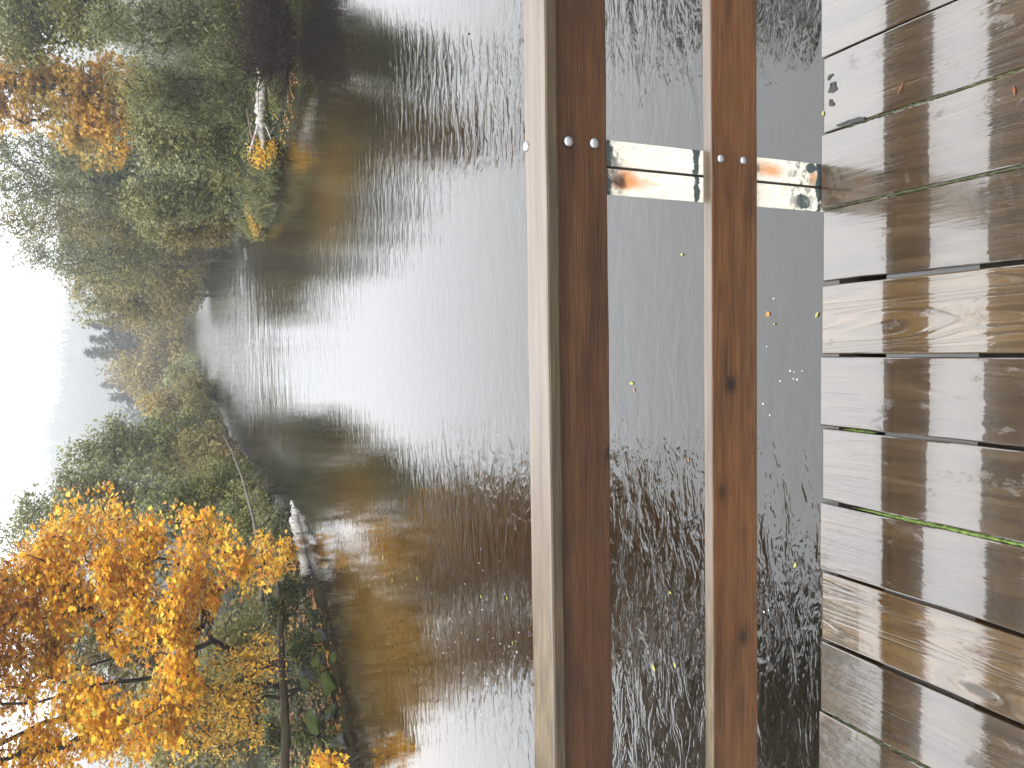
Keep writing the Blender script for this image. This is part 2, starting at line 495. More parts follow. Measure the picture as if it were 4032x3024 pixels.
MAT['bark_dark'] = bark_mat('wet_dark_bark', (.007, .005, .004), (.024, .018, .014), moss=(.018, .021, .007))
MAT['brush'] = bark_mat('dead_wet_sticks', (.006, .004, .003), (.022, .015, .011), spec=.04)
MAT['bark_red'] = bark_mat('wet_log_bark', (.016, .010, .007), (.06, .036, .026), 5, moss=(.022, .026, .008))
MAT['dead'] = bark_mat('bleached_wood', (.045, .038, .032), (.13, .115, .095))
MAT['foam'] = plain('white_foam', (.42, .43, .42), .5, .1)

G_OLIVE = [(0, (0.0836, 0.0847, 0.0203)), (0.35, (0.113, 0.1119, 0.0249)), (0.7, (0.1424, 0.1345, 0.0316)), (1, (0.1774, 0.1684, 0.0463))]
G_GREEN = [(0, (0.063, 0.078, 0.019)), (0.5, (0.084, 0.106, 0.025)), (0.85, (0.115, 0.137, 0.033)), (1, (0.172, 0.165, 0.039))]
G_DARK = [(0, (0.007, 0.012, 0.008)), (0.6, (0.013, 0.0215, 0.013)), (1, (0.024, 0.033, 0.02))]
G_GREY = [(0, (0.1028, 0.113, 0.0463)), (0.5, (0.1379, 0.148, 0.0621)), (1, (0.1921, 0.1966, 0.0881))]
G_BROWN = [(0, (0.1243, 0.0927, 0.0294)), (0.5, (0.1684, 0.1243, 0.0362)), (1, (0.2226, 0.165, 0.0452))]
G_OCHRE = [(0, (0.16, 0.12, 0.033)), (0.5, (0.214, 0.158, 0.045)), (1, (0.276, 0.209, 0.06))]
ORANGE = [(0, (.36, .115, .012)), (.22, (.50, .19, .014)), (.5, (.62, .27, .018)), (.72, (.66, .33, .025)), (.9, (.52, .32, .03)), (.97, (.16, .19, .03))]
MAT['lf_orange'] = leaf_mat('orange_maple_leaf', [(0, (.36, .12, .02)), (.10, (.56, .22, .022)), (.28, (.70, .37, .03)), (.54, (.76, .465, .042)), (.80, (.75, .54, .085)), (.94, (.36, .33, .05))], .42, .42)
MAT['lf_far_orange'] = leaf_mat('far_orange_leaf', [(0, (.38, .18, .025)), (.4, (.49, .265, .035)), (1, (.57, .35, .065))], .4, patch=(.45, [(0, (.20, .15, .035)), (1, (.34, .23, .045))]))
MAT['lf_yellow'] = leaf_mat('yellow_shrub_leaf', [(0, (.32, .16, .02)), (.35, (.52, .28, .025)), (.7, (.60, .37, .05)), (1, (.28, .27, .05))], .42)
MAT['lf_mix'] = leaf_mat('turning_leaf', [(0, (.10, .11, .025)), (.4, (.22, .17, .03)), (.7, (.38, .23, .03)), (1, (.48, .26, .03))], .38)
MAT['lf_green'] = leaf_mat('green_leaf', G_GREEN, .3, patch=(.6, G_OLIVE))
MAT['lf_olive'] = leaf_mat('olive_leaf', G_OLIVE, .3, patch=(.45, G_GREY))
MAT['lf_willow'] = leaf_mat('willow_leaf', [(0, (.070, .080, .030)), (.5, (.105, .118, .046)), (1, (.155, .17, .075))], .3, patch=(.4, G_OLIVE))
MAT['lf_grey'] = leaf_mat('grey_green_leaf', G_GREY, .3, patch=(.4, G_OLIVE))
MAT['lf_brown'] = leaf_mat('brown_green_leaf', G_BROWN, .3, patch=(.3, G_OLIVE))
MAT['lf_ochre'] = leaf_mat('ochre_leaf', G_OCHRE, .3, patch=(.35, G_BROWN))
MAT['needle'] = leaf_mat('conifer_needle', G_DARK, .1, .6)
MAT['lf_ivy'] = leaf_mat('ivy_leaf', [(0, (.016, .026, .006)), (.5, (.04, .058, .012)), (.8, (.075, .092, .02)), (.92, (.15, .14, .03)), (1, (.30, .17, .025))], .25)
MAT['lf_litter'] = leaf_mat('leaf_litter', [(0, (.10, .045, .018)), (.4, (.26, .10, .02)), (.7, (.42, .19, .03)), (1, (.50, .30, .08))], .1)
MAT['grass'] = leaf_mat('dry_grass', [(0, (.06, .075, .035)), (.5, (.105, .115, .05)), (1, (.18, .15, .06))], .3)
MAT['lf_single_yellow'] = leaf_mat('drifting_leaf', [(0, (.20, .20, .045)), (1, (.26, .25, .07))], .2)
MAT['lf_single_orange'] = leaf_mat('drifting_orange_leaf', [(0, (.30, .14, .035)), (1, (.30, .14, .035))], .2)
MAT['lf_single_red'] = leaf_mat('wet_red_leaf', [(0, (.13, .045, .022)), (1, (.13, .045, .022))], .2)

# ------------------------------------------------------------------ ground, river
LEFT = [(-10.5, -60), (-10.3, 0), (-9.6, 9), (-8.9, 13), (-8.4, 15.2), (-7.3, 16.1), (-6.6, 17.0), (-5.9, 18.0), (-5.5, 20.2), (-5.2, 25.5), (-4.7, 33.8), (-4.6, 43), (-3.3, 53.1), (-2.2, 69.6), (-.5, 81.7), (2.1, 87.6)]
RIGHT = [(3.5, 86.3), (3.5, 84), (4.2, 78), (4.0, 65.5), (4.6, 59.5), (3.9, 57), (5.0, 55.8), (6.1, 54.7), (6.9, 53.3), (9, 50), (9.2, 44), (6.8, 38), (4.8, 34.2), (4.2, 30.3), (3.9, 24.6), (4.5, 23), (5.3, 22.3), (5.8, 20.2), (6.4, 19), (7.3, 18.9), (8.2, 18.7), (10, 15), (11, 6), (11.5, 0), (11.5, -60)]
POLY = np.array(LEFT + RIGHT, float)
def shore(X, Y):
    """signed distance to the waterline: negative in the river"""
    X = np.asarray(X, float); Y = np.asarray(Y, float)
    d = np.full(X.shape, 1e9); ins = np.zeros(X.shape, bool)
    for a, b in zip(POLY, np.roll(POLY, -1, 0)):
        ab = b - a
        t = np.clip(((X - a[0]) * ab[0] + (Y - a[1]) * ab[1]) / (ab @ ab), 0, 1)
        d = np.minimum(d, np.hypot(X - a[0] - t * ab[0], Y - a[1] - t * ab[1]))
        if a[1] != b[1]:
            cr_ = ((a[1] > Y) != (b[1] > Y)) & (X < (b[0] - a[0]) * (Y - a[1]) / (b[1] - a[1]) + a[0])
            ins ^= cr_
    return np.where(ins, -d, d)
def sm(x): x = np.clip(x, 0, 1); return x * x * (3 - 2 * x)
def gz(X, Y):
    X = np.asarray(X, float); Y = np.asarray(Y, float)
    d = shore(X, Y) + .16 * np.sin(X * 3.1 + Y * 1.7) + .1 * np.sin(X * 6.3 - Y * 5.1)
    up = .16 * sm(d / .25) + .55 * sm(d / 2.2) + .7 * sm((d - 1.5) / 6) + np.clip(d - 8, 0, 60) * .012
    bump = (.07 * np.sin(X * 2.3 + 1.1 * np.sin(Y * 1.9)) * np.sin(Y * 2.7) + .04 * np.sin(X * 7.1 + Y * 2) * np.sin(Y * 6.3 - X)) * sm(d / .8)
    z = np.where(d > 0, WZ - .02 + up + bump, WZ - .02 - .7 * sm(-d / 1.5))
    return z
def gz1(x, y): return float(gz(np.array([x]), np.array([y]))[0])

xs = np.concatenate([np.linspace(-630, -60, 19), np.linspace(-54, -14, 21), np.arange(-12, 13.01, .22), np.linspace(15, 55, 21), np.linspace(60, 630, 19)])
ys = np.concatenate([np.linspace(-60, 10, 15), np.arange(11, 40, .22), np.arange(40, 92, .7), np.linspace(95, 660, 36)])
GX, GY = np.meshgrid(xs, ys)
GZ = gz(GX, GY)
nx_, ny_ = len(xs), len(ys)
idx = np.arange(nx_ * ny_).reshape(ny_, nx_)
Q = np.stack([idx[:-1, :-1], idx[:-1, 1:], idx[1:, 1:], idx[1:, :-1]], -1).reshape(-1, 4)
put('ground', bigmesh('ground', np.stack([GX, GY, GZ], -1).reshape(-1, 3), Q, True), MAT['soil'], kind='structure')

wx = np.concatenate([np.linspace(-60, -13, 6), np.arange(-12, 13, .4), np.linspace(14, 60, 6)])
wy = np.concatenate([np.linspace(-60, 0, 6), np.arange(1, 60, .4), np.linspace(61, 95, 20)])
WX, WY = np.meshgrid(wx, wy)
def gs(cx, cy, sx_, sy_, a): return a * np.exp(-((WX - cx) / sx_) ** 2 - ((WY - cy) / sy_) ** 2)
rip = .02 + gs(-1.9, 5.2, 1.4, 1.7, .17) + gs(-3.6, 7.5, 2.0, 2.2, .12) + gs(2.8, 6.2, 1.0, 1.4, .22) + gs(2.6, 4.3, 1.0, .7, .2) + gs(-1.5, 3.6, 1.3, .8, .16) + gs(0, 5, 2.2, 1.6, .05)
rip += gs(-1.8, 8.0, 1.0, 1.6, .14) + gs(3.2, 11, 1.5, 2.5, .10) + gs(1.5, 17, 2.0, 3.0, .05)
rip += .16 * sm((WY - 40) / 8)
cho = .16 * sm((WY - 19) / 9) + .95 * sm((WY - 26) / 14)
rip += gs(1, 35.5, 6, 2.6, .3) + gs(-2.5, 38, 4, 3, .3) + gs(-3.3, 25, .8, 4.5, .35) + gs(4.2, 29, .9, 4, .22)
sho = gs(-5.3, 12.5, 2.2, 3.2, .9) + gs(-3.6, 14.5, 1.6, 2.5, .7) + gs(3.2, 16.0, 1.2, 2.2, .75) + gs(4.6, 20, 1.2, 2, .4)
iw = np.arange(len(wx) * len(wy)).reshape(len(wy), len(wx))
QW = np.stack([iw[:-1, :-1], iw[:-1, 1:], iw[1:, 1:], iw[1:, :-1]], -1).reshape(-1, 4)
wme = bigmesh('river', np.stack([WX, WY, np.full(WX.shape, WZ)], -1).reshape(-1, 3), QW, True)
for nm, arr in (('ripple', rip), ('chop', cho), ('shoal', np.clip(sho, 0, 1))):
    at_ = wme.attributes.new(nm, 'FLOAT', 'POINT'); at_.data.foreach_set('value', arr.ravel().astype(np.float32))
put('river', wme, MAT['water'], kind='structure')

# ------------------------------------------------------------------ footbridge deck
EDGE = 1.5015
deck = empty('bridge_deck', (0, EDGE, 0), 'rain-soaked wooden bridge deck of wide planks with moss in its gaps', 'deck')
gapx = [.5386 + .1925 * 3, .5386 + .1925 * 2, .5386 + .1925, .5386, .3467, .1553, -.0322, -.2212, -.4172, -.6031, -.7915, -.9862, -1.178, -1.37, -1.56]
gw = [.004, .004, .004, .004, .004, .010, .008, .007, .009, .009, .010, .007, .006, .006, .006]
gapx += [-1.56 - .1925 * k for k in range(1, 11)]; gw += [.006] * 10
pale = {5, 9}
def child_mesh(name, me, mat, parent):
    o = put(name, me, mat, parent)
    o.matrix_parent_inverse = Matrix.Translation(parent.location).inverted()
    return o
pairs = [(gapx[i + 1] + gw[i + 1] / 2, gapx[i] - gw[i] / 2) for i in range(24)]
pairs += [(.5386 + .1925 * k + .003, .5386 + .1925 * (k + 1) - .003) for k in range(3, 12)]
for i, (xa, xb) in enumerate(pairs):
    me = box_mesh('plank', xa, xb, -1.4, EDGE + (.0, .005, -.004, .003, -.002)[i % 5], -.040, (0, .0008, -.0012, .0004, .001)[(i * 3) % 5], .0035, ny=24, wob=.0013, seed=i)
    o = child_mesh('plank', me, MAT['deck_new'] if i in pale else MAT['deck_old'], deck)
    if i in pale: o['label'] = 'paler plank with bold ridged grain'
child_mesh('beam', box_mesh('beam', -3.5, 2.9, 1.425, 1.485, -.150, -.0425, .004), MAT['dark'], deck)
child_mesh('beam', box_mesh('beam', -3.5, 2.9, .92, 1.105, -.36, -.0425, .004), MAT['dark'], deck)
child_mesh('beam', box_mesh('beam', -3.5, 2.9, -1.2, -1.0, -.36, -.0425, .004), MAT['dark'], deck)
def moss_strip(x, y0, y1, w, seed, mat):
    rng = np.random.default_rng(seed)
    n = 90
    V, Fq = [], []
    Y = np.linspace(y0, y1, n)
    for i, yy in enumerate(Y):
        ww = w * (.55 + .5 * rng.random()) * min(1, 6 * min(i + .5, n - i - .5) / n)
        for j, k in enumerate((-1, -.4, .4, 1)):
            V.append((x + k * ww / 2 + rng.normal(0, .0004), yy, -.006 + (0, .007, .007, 0)[j] + rng.normal(0, .0021)))
    for i in range(n - 1):
        for j in range(3):
            a = i * 4 + j
            Fq.append((a, a + 1, a + 5, a + 4))
    return child_mesh('moss', mesh('moss', V, Fq), mat, deck)
moss_strip(gapx[8], .75, 1.40, .0125, 1, MAT['moss'])
moss_strip(gapx[7], 1.33, 1.43, .007, 2, MAT['moss'])
moss_strip(gapx[3], .75, 1.44, .007, 3, MAT['moss_dull'])
moss_strip(gapx[4], .70, 1.50, .008, 4, MAT['moss_dull'])
moss_strip(gapx[11], .9, 1.46, .006, 5, MAT['moss_dull'])
# ------------------------------------------------------------------ railing
YF, YB = 1.4773, 1.5060
railing = empty('railing', (.405, YB, 0), 'brown two-rail timber railing bolted to a flaking white post', 'railing')
def rl(name, me, mat, parent=None):
    o = put(name, me, mat, parent or railing)
    o.matrix_parent_inverse = Matrix.Translation(railing.location).inverted()
    return o
X0, X1 = -4.6, 3.8
rl('upper_rail', box_mesh('upper_rail', X0, X1, YF, YB, .665, .7945, .004, nx=60, wob=.0012, seed=5), MAT['rail_up'])
lm = box_mesh('lower_rail', X0, X1, YF, YB + .004, .2379, .3779, .004, nx=60, wob=.0010, seed=6)
lm.materials.append(MAT['rail_lo']); lm.materials.append(MAT['cap'])
for p in lm.polygons:
    p.material_index = 1 if p.normal.z > .5 else 0
rl('lower_rail', lm, None)
cm = box_mesh('cap_board', X0, X1, 1.4586, 1.5606, .7950, .8276, .006, nx=60, wob=.0018, seed=7)
cm.materials.append(MAT['cap']); cm.materials.append(MAT['capedge'])
for p in cm.polygons:
    p.material_index = 1 if p.normal.z < .6 else 0
rl('cap_board', cm, None)
post = empty('post', railing.location); post.parent = railing; post.matrix_parent_inverse = Matrix.Translation(railing.location).inverted()
def pb(name, x0, x1, y0, y1, z0, z1, mat):
    o = put(name, box_mesh(name, x0, x1, y0, y1, z0, z1, .003, seed=9), mat, post)
    o.matrix_parent_inverse = Matrix.Translation(post.location).inverted()
    return o
pb('angle_iron', .4090, .4666, YB + .005, YB + .012, -.42, .79, MAT['post'])
pb('angle_iron', .3439, .4030, YB + .0055, YB + .0125, -.42, .79, MAT['post'])
pb('web', .3990, .4130, YB + .0135, YB + .060, -.42, .785, MAT['dark'])
def bolt_mesh(r=.0115, h=.006):
    V, Fq = [], []
    n = 20
    for rr, hh in ((r, 0), (r, h * .45), (r * .86, h * .8), (r * .5, h), (r * .12, h * 1.04)):
        for k in range(n):
            V.append((rr * math.cos(2 * math.pi * k / n), -hh, rr * math.sin(2 * math.pi * k / n)))
    for i in range(4):
        for k in range(n):
            Fq.append((i * n + k, i * n + (k + 1) % n, (i + 1) * n + (k + 1) % n, (i + 1) * n + k))
    Fq.append(tuple(4 * n + k for k in range(n)))
    return mesh('bolt', V, Fq, True)
bm_ = bolt_mesh()
def at_y(x, y, Y):
    d = ray(x, y); return _C + d * (Y / d[1])
bolts = [(1227, 306), (1283, 310), (1556, 343), (1605, 347)]
for x, y in bolts:
    P = at_y(x, y, YF - .001)
    o = rl('bolt', bm_, MAT['zinc']); o.location = P
    o.scale = (1, 1, 1) if x < 1400 else (.86, 1, .86)
Pc = on_water(1137, 317, .8280)
o = rl('bolt', bm_, MAT['zinc']); o.location = Pc; o.rotation_euler = (R(-90), 0, 0)

# ------------------------------------------------------------------ plants
def leaf_template(kind):
    if kind == 'maple':
        pts = [(0, -.45), (.10, -.15), (.42, -.28), (.30, 0), (.52, .18), (.22, .18), (.16, .28), (0, .62)]
        pts = pts + [(-x, y) for x, y in pts[-2:0:-1]]
        return np.array([(x, y, -.18 * abs(x) - .10 * y * y) for x, y in pts])
    if kind == 'oval':
        return np.array([(0, -.5, 0), (.22, -.12, .04), (.2, .2, .02), (0, .5, -.08), (-.2, .2, .02), (-.22, -.12, .04)])
    if kind == 'blade':
        return np.array([(0, -.5, 0), (.13, 0, .03), (0, .5, -.05), (-.13, 0, .03)])
    return np.array([(0, -.5, 0), (.34, 0, .06), (0, .5, -.05), (-.34, 0, .06)])
def leaves_mesh(name, P, size, kind, rng, flat=.5, jitter=.35, droop=None):
    """one leaf per point; flat: 0 fully random .. 1 lying level"""
    T = leaf_template(kind); n, k = len(P), len(T)
    N = rng.normal(size=(n, 3)); N /= np.linalg.norm(N, axis=1)[:, None]
    N[:, 2] = np.abs(N[:, 2]); N = N * (1 - flat) + np.array([0, -.25, .9]) * flat
    N /= np.linalg.norm(N, axis=1)[:, None]
    A = rng.normal(size=(n, 3))
    if droop is not None:
        A = A * .45 + np.asarray(droop)
    A -= N * np.sum(A * N, 1)[:, None]; A /= np.linalg.norm(A, axis=1)[:, None] + 1e-9
    B = np.cross(A, N)
    s = size * np.exp(rng.normal(0, jitter, n))
    V = P[:, None, :] + s[:, None, None] * (T[None, :, 0, None] * B[:, None, :] + T[None, :, 1, None] * A[:, None, :] + T[None, :, 2, None] * N[:, None, :])
    return bigmesh(name, V.reshape(-1, 3), np.arange(n * k).reshape(n, k))

def grow(stems, tips, rng, lift=.12, wander=.10):
    """connects every tip to the nearest limb already there, so limbs fork towards the crown"""
    nodes, par = [], []
    chains = []
    for S in stems:
        ids = []
        for i, p in enumerate(S):
            nodes.append(np.asarray(p, float)); par.append(ids[-1] if ids else -1); ids.append(len(nodes) - 1)
        chains.append(ids)
    base = np.mean([S[0] for S in stems], axis=0)
    order = np.argsort(np.linalg.norm(tips - base, axis=1))
    NP = np.array(nodes)
    for ti in order:
        t = tips[ti]
        d = t - NP
        dist = np.linalg.norm(d, axis=1) + .6 * np.clip(NP[:, 2] - t[2], 0, None)
        j = int(np.argmin(dist)); L_ = np.linalg.norm(d[j])
        ids = [j]
        ad = []
        for f in (.35, .7, 1.0):
            q_ = NP[j] + d[j] * f
            q_ = q_ + np.array([0, 0, lift * L_ * math.sin(f * math.pi)])
            if f < 1: q_ = q_ + rng.normal(0, wander * L_, 3)
            nodes.append(q_); par.append(ids[-1]); ids.append(len(nodes) - 1); ad.append(q_)
        NP = np.vstack([NP, ad])
        chains.append(ids)
    cnt = np.ones(len(nodes))
    for i in range(len(nodes) - 1, -1, -1):
        if par[i] >= 0: cnt[par[i]] += cnt[i]
    return NP, chains, cnt
def ell_points(E, n, rng, shell=.55):
    vol = np.array([e[1][0] * e[1][1] * e[1][2] for e in E]); pk = vol ** .8 / (vol ** .8).sum()
    out = []
    for e, p in zip(E, pk):
        kN = max(2, int(round(n * p)))
        D = rng.normal(size=(kN, 3)); D /= np.linalg.norm(D, axis=1)[:, None]
        rr = (shell + (1 - shell) * rng.random(kN)) * (rng.random(kN) < .8) + rng.random(kN) * 0
        rr = np.where(rr == 0, rng.random(kN) ** .5 * shell, rr)
        out.append(np.asarray(e[0]) + D * rr[:, None] * np.asarray(e[1]))
    return np.concatenate(out)

SEED = [100]
def tree(name, label, cat, base, E, leafmat, barkmat, n_tips=110, n_leaf=9000, leaf=.10, kind='diamond', clump=.35, r0=.12, stems=1, group=None,
         flat=.35, droop=None, spread=.25, bare=0.0, lift=.12, trunk_to=.62, lean=(0, 0), clump_z=.75):
    SEED[0] += 1
    rng = np.random.default_rng(SEED[0])
    base = np.asarray(base, float)
    tips = ell_points(E, n_tips, rng)
    tips[:, 2] = np.maximum(tips[:, 2], gz(tips[:, 0], tips[:, 1]) + .15)
    top = tips[np.argmax(tips[:, 2])]; cen = tips.mean(0)
    st = []
    for s in range(stems):
        b = base + np.array([rng.normal(0, .12), rng.normal(0, .12), 0]) * (stems > 1) * (1 + 2 * spread)
        tgt = cen + (top - cen) * .3 + rng.normal(0, spread, 3) * np.array([1, 1, .3]) * (np.linalg.norm(cen - base) * .5)
        tgt = b + (tgt - b) * trunk_to / .62 * .75
        tgt[2] = max(tgt[2], b[2] + .3)
        k = 7
        S = [b + (tgt - b) * (i / (k - 1)) + np.array([lean[0], lean[1], 0]) * math.sin(math.pi * i / (k - 1)) + (rng.normal(0, .03, 3) * np.linalg.norm(tgt - b) if 0 < i else 0) for i in range(k)]
        S[0] = S[0] - np.array([0, 0, .25])
        st.append(S)
    NP, chains, cnt = grow(st, tips, rng, lift)
    rad = r0 * (cnt / cnt.max()) ** .5
    rad = np.maximum(rad, .006 + .0004 * np.linalg.norm(base - _C))
    polys = [(NP[c], rad[c] if ci < stems else np.minimum(rad[c], rad[c[1]])) for ci, c in enumerate(chains)]
    V, Fq = tubes(polys, 5)
    root = empty(name, base, label, cat, group)
    inv = Matrix.Translation(base).inverted()
    o = put('trunk', bigmesh('trunk', V, Fq, True), barkmat, root); o.matrix_parent_inverse = inv
    # leaves: gathered about the tips and strung back along the twig
    use = np.array([c for c in chains[stems:]])
    w = rng.random(len(use)) ** .7 + .25
    if bare: w *= (rng.random(len(use)) > bare)
    w /= w.sum()
    pick = rng.choice(len(use), n_leaf, p=w)
    f = rng.random(n_leaf) ** .6
    a, b_ = NP[use[pick, 1]], NP[use[pick, 3]]
    sc = clump * (.6 + .8 * rng.random(len(use)))[pick]
    g3 = rng.normal(size=(n_leaf, 3)); g3 *= (np.minimum(np.linalg.norm(g3, axis=1), 1.7) / np.linalg.norm(g3, axis=1))[:, None]
    P = a + (b_ - a) * (f[:, None] * .9 + .15) + g3 * sc[:, None] * np.array([1, 1, clump_z]) * .75
    P[:, 2] = np.maximum(P[:, 2], gz(P[:, 0], P[:, 1]) + .04)
    o = put('crown', leaves_mesh('crown', P, leaf, kind, rng, flat, .3, droop), leafmat, root); o.matrix_parent_inverse = inv
    return root

def ell(x, y, hx, hy, Y, dep=.9):
    """crown lobe centred where (x, y) points at Y metres upriver; hx, hy half height and half width in survey pixels"""
    P = place(x, y, Y); s = mpp(P)
    return (P, (hy * s, hy * s * dep, hx * s))
def foot(y, Y, x=330):
    P = place(x, y, Y); return (P[0], P[1], gz1(P[0], P[1]))

def conifer(label, y, Y, x_top, x_base, hw, n_w=26, seed=0, group=None, card=.22, dens=1.0, name='conifer_tree'):
    rng = np.random.default_rng(900 + seed)
    T = place(x_top, y, Y); s = mpp(T)
    gzv = gz1(T[0], T[1]); B = np.array([T[0], T[1], gzv])
    zb = max(place(x_base, y, Y)[2], gzv + .3)
    H = T[2] - zb; Rm = hw * s
    root = empty(name, B, label, 'tree', group); inv = Matrix.Translation(B).inverted()
    pol = [(np.array([[B[0], B[1], gzv - .2], [B[0], B[1], (gzv + T[2]) / 2], T]), [Rm * .09, Rm * .05, .01])]
    PTS, DR = [], []
    for i in range(n_w):
        f = (i + .3) / n_w
        z = T[2] - H * f
        L_ = Rm * (f ** .85) * (.75 + .35 * rng.random()) + .08 * Rm
        nb = 5 + int(5 * f)
        for b in range(nb):
            a = rng.random() * 6.283; Lb = L_ * (.65 + .45 * rng.random())
            dirv = np.array([math.cos(a), math.sin(a), -.28 - .15 * rng.random()])
            e_ = np.array([T[0], T[1], z]) + dirv * Lb
            if Lb > .5 * Rm and b % 2 == 0: pol.append((np.array([[T[0], T[1], z], e_]), [Rm * .014, .008]))
            m_ = int((5 + 26 * f) * dens)
            t = rng.random(m_) ** .7
            p = np.array([T[0], T[1], z]) + dirv * (Lb * t)[:, None] + rng.normal(0, .07 * Rm, (m_, 3)) * np.array([1, 1, .7]) * (1.15 - t)[:, None]
            PTS.append(p); DR.append(np.tile(dirv + np.array([0, 0, -.3]), (m_, 1)))
    P = np.concatenate(PTS); D = np.concatenate(DR)
    V, Fq = tubes(pol[1:] , 4) if len(pol) > 1 else tubes(pol, 4)
    V0, F0 = tubes(pol[:1], 7)
    o = put('trunk', bigmesh('trunk', np.concatenate([V0, V]), np.concatenate([F0, Fq + len(V0)]), True), MAT['bark_dark'], root); o.matrix_parent_inverse = inv
    o = put('crown', leaves_mesh('crown', P, card, 'blade', rng, .25, .3, D), MAT['needle'], root); o.matrix_parent_inverse = inv
    return root

LT = 'trees of the left bank'; RT = 'trees of the right bank'; FT = 'trees at the head of the reach'
# --- left bank, near: the big orange maple over the rocks
tree('maple_tree', 'big orange maple with dark forked limbs overhanging the mossy rocks', 'tree', foot(1515, 18.5), [
    ell(170, 1235, 160, 150, 18.5), ell(330, 1180, 170, 85, 17.8), ell(470, 1205, 90, 95, 17.6), ell(370, 1460, 60, 190, 16.2, .6),
    ell(60, 1570, 130, 130, 17.0), ell(230, 1575, 100, 110, 16.0), ell(20, 1330, 130, 170, 18.6), ell(-120, 1450, 150, 260, 18.2), ell(560, 1215, 50, 50, 17.4), (np.array((-9.7, 15.2, 5.8)), (2.1, 1.8, 1.4)), ell(415, 1325, 55, 85, 17.2), ell(280, 1330, 90, 80, 17.6), ell(-230, 1240, 170, 180, 19), ell(-420, 1430, 180, 210, 18.6), ell(-620, 1600, 170, 180, 17.5), ell(-250, 1680, 200, 140, 16.5)],
    MAT['lf_orange'], MAT['bark_dark'], n_tips=610, n_leaf=98000, leaf=.094, kind='maple', clump=.36, r0=.085, stems=3, flat=.45, droop=(0, -.25, -.5), group=LT, clump_z=.55)
tree('shrub', 'airy yellow small-leaved shrub hanging over the mossy rocks', 'shrub', foot(1560, 17.6), [ell(490, 1510, 95, 120, 16.4), ell(560, 1420, 40, 60, 16.6)],
    MAT['lf_yellow'], MAT['bark'], n_tips=110, n_leaf=4600, leaf=.072, kind='oval', clump=.24, r0=.05, stems=4, flat=.4, droop=(0, -.2, -.4))
tree('shrub', 'low orange leafy shrub at the very left end of the rocky bank', 'shrub', foot(1660, 14.9, 690), [ell(700, 1665, 40, 45, 14.6)],
    MAT['lf_orange'], MAT['bark'], n_tips=20, n_leaf=320, leaf=.11, kind='maple', clump=.2, r0=.03, stems=3)
for lab, a, b, c_, d_, Y, mt, n in (('green bramble clump on the bank by the feet of the thin snags', 598, 1330, 22, 34, 18.3, 'lf_ivy', 2600), ('green fern clump beside the right end of the wet brown log', 622, 1270, 16, 26, 18.9, 'lf_ivy', 1700),
        ('bramble clump over the upper edge of the rocks below the wet log', 640, 1400, 16, 34, 17.5, 'lf_ivy', 2200), ('dark green bramble heap above the left part of the wet log', 585, 1600, 24, 40, 17.0, 'lf_ivy', 2600), ('leafy clump hanging over the mossy rocks near the left end of the log', 650, 1590, 12, 30, 16.2, 'lf_ivy', 1300)):
    tree('shrub', lab, 'shrub', foot(b, Y, a + 15), [ell(a, b, c_, d_, Y)], MAT[mt], MAT['bark_dark'], n_tips=60, n_leaf=n, leaf=.062, kind='oval', clump=.15, r0=.012, stems=5)
tree('shrub', 'low spray of orange maple leaves behind the pale birch log', 'shrub', foot(1200, 21, 640), [ell(622, 1195, 15, 34, 20.6), ell(600, 1235, 14, 20, 19.8)],
    MAT['lf_orange'], MAT['bark'], n_tips=26, n_leaf=520, leaf=.10, kind='maple', clump=.16, r0=.015, stems=3)
# behind the maple: shade there put into the leaf colour with the brown palette
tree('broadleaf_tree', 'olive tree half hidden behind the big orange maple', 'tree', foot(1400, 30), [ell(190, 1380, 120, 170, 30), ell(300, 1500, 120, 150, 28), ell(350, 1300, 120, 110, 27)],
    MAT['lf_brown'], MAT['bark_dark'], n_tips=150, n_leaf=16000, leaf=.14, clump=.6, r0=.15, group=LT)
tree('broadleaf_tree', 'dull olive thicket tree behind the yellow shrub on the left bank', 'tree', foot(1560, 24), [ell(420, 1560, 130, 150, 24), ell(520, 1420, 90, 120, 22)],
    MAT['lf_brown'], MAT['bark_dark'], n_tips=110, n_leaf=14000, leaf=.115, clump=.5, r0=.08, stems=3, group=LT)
# left bank, middle distance
tree('maple_tree', 'tall maple left of the picture, its crown seen only as dark reflection in the river', 'tree', (-12.0, 12.0, gz1(-12, 12)), [(np.array((-9.4, 13.6, 8.6)), (2.8, 2.6, 2.2)), (np.array((-9.2, 14.0, 6.7)), (2.3, 2.3, 1.6)), (np.array((-9.6, 14.4, 11.6)), (3.0, 2.8, 2.6)), (np.array((-8.4, 15.6, 13.4)), (2.6, 2.6, 2.4)), (np.array((-11.5, 11.5, 10.5)), (3.0, 2.8, 3.4))],
    MAT['lf_brown'], MAT['bark_dark'], n_tips=230, n_leaf=32000, leaf=.15, kind='maple', clump=.55, r0=.2, group=LT)
tree('broadleaf_tree', 'tall olive tree at the right picture edge, seen dark in the rippled river', 'tree', (12.4, 18.5, gz1(12.4, 18.5)), [(np.array((11.6, 18.0, 9.0)), (3.2, 3.0, 3.4)), (np.array((10.4, 17.5, 11.5)), (2.4, 2.4, 2.6)), (np.array((13, 19, 6.5)), (2.4, 2.4, 2.0))],
    MAT['lf_olive'], MAT['bark_dark'], n_tips=120, n_leaf=12000, leaf=.15, clump=.6, r0=.2, group=RT)
tree('shrub', 'bright green bushy shrub right of the orange maple, above the bent dead branch', 'shrub', foot(1090, 28), [ell(390, 1095, 90, 60, 28), ell(470, 1050, 80, 60, 29), ell(530, 1110, 50, 70, 26)],
    MAT['lf_green'], MAT['bark'], n_tips=120, n_leaf=15000, leaf=.10, kind='oval', clump=.38, r0=.06, stems=4)
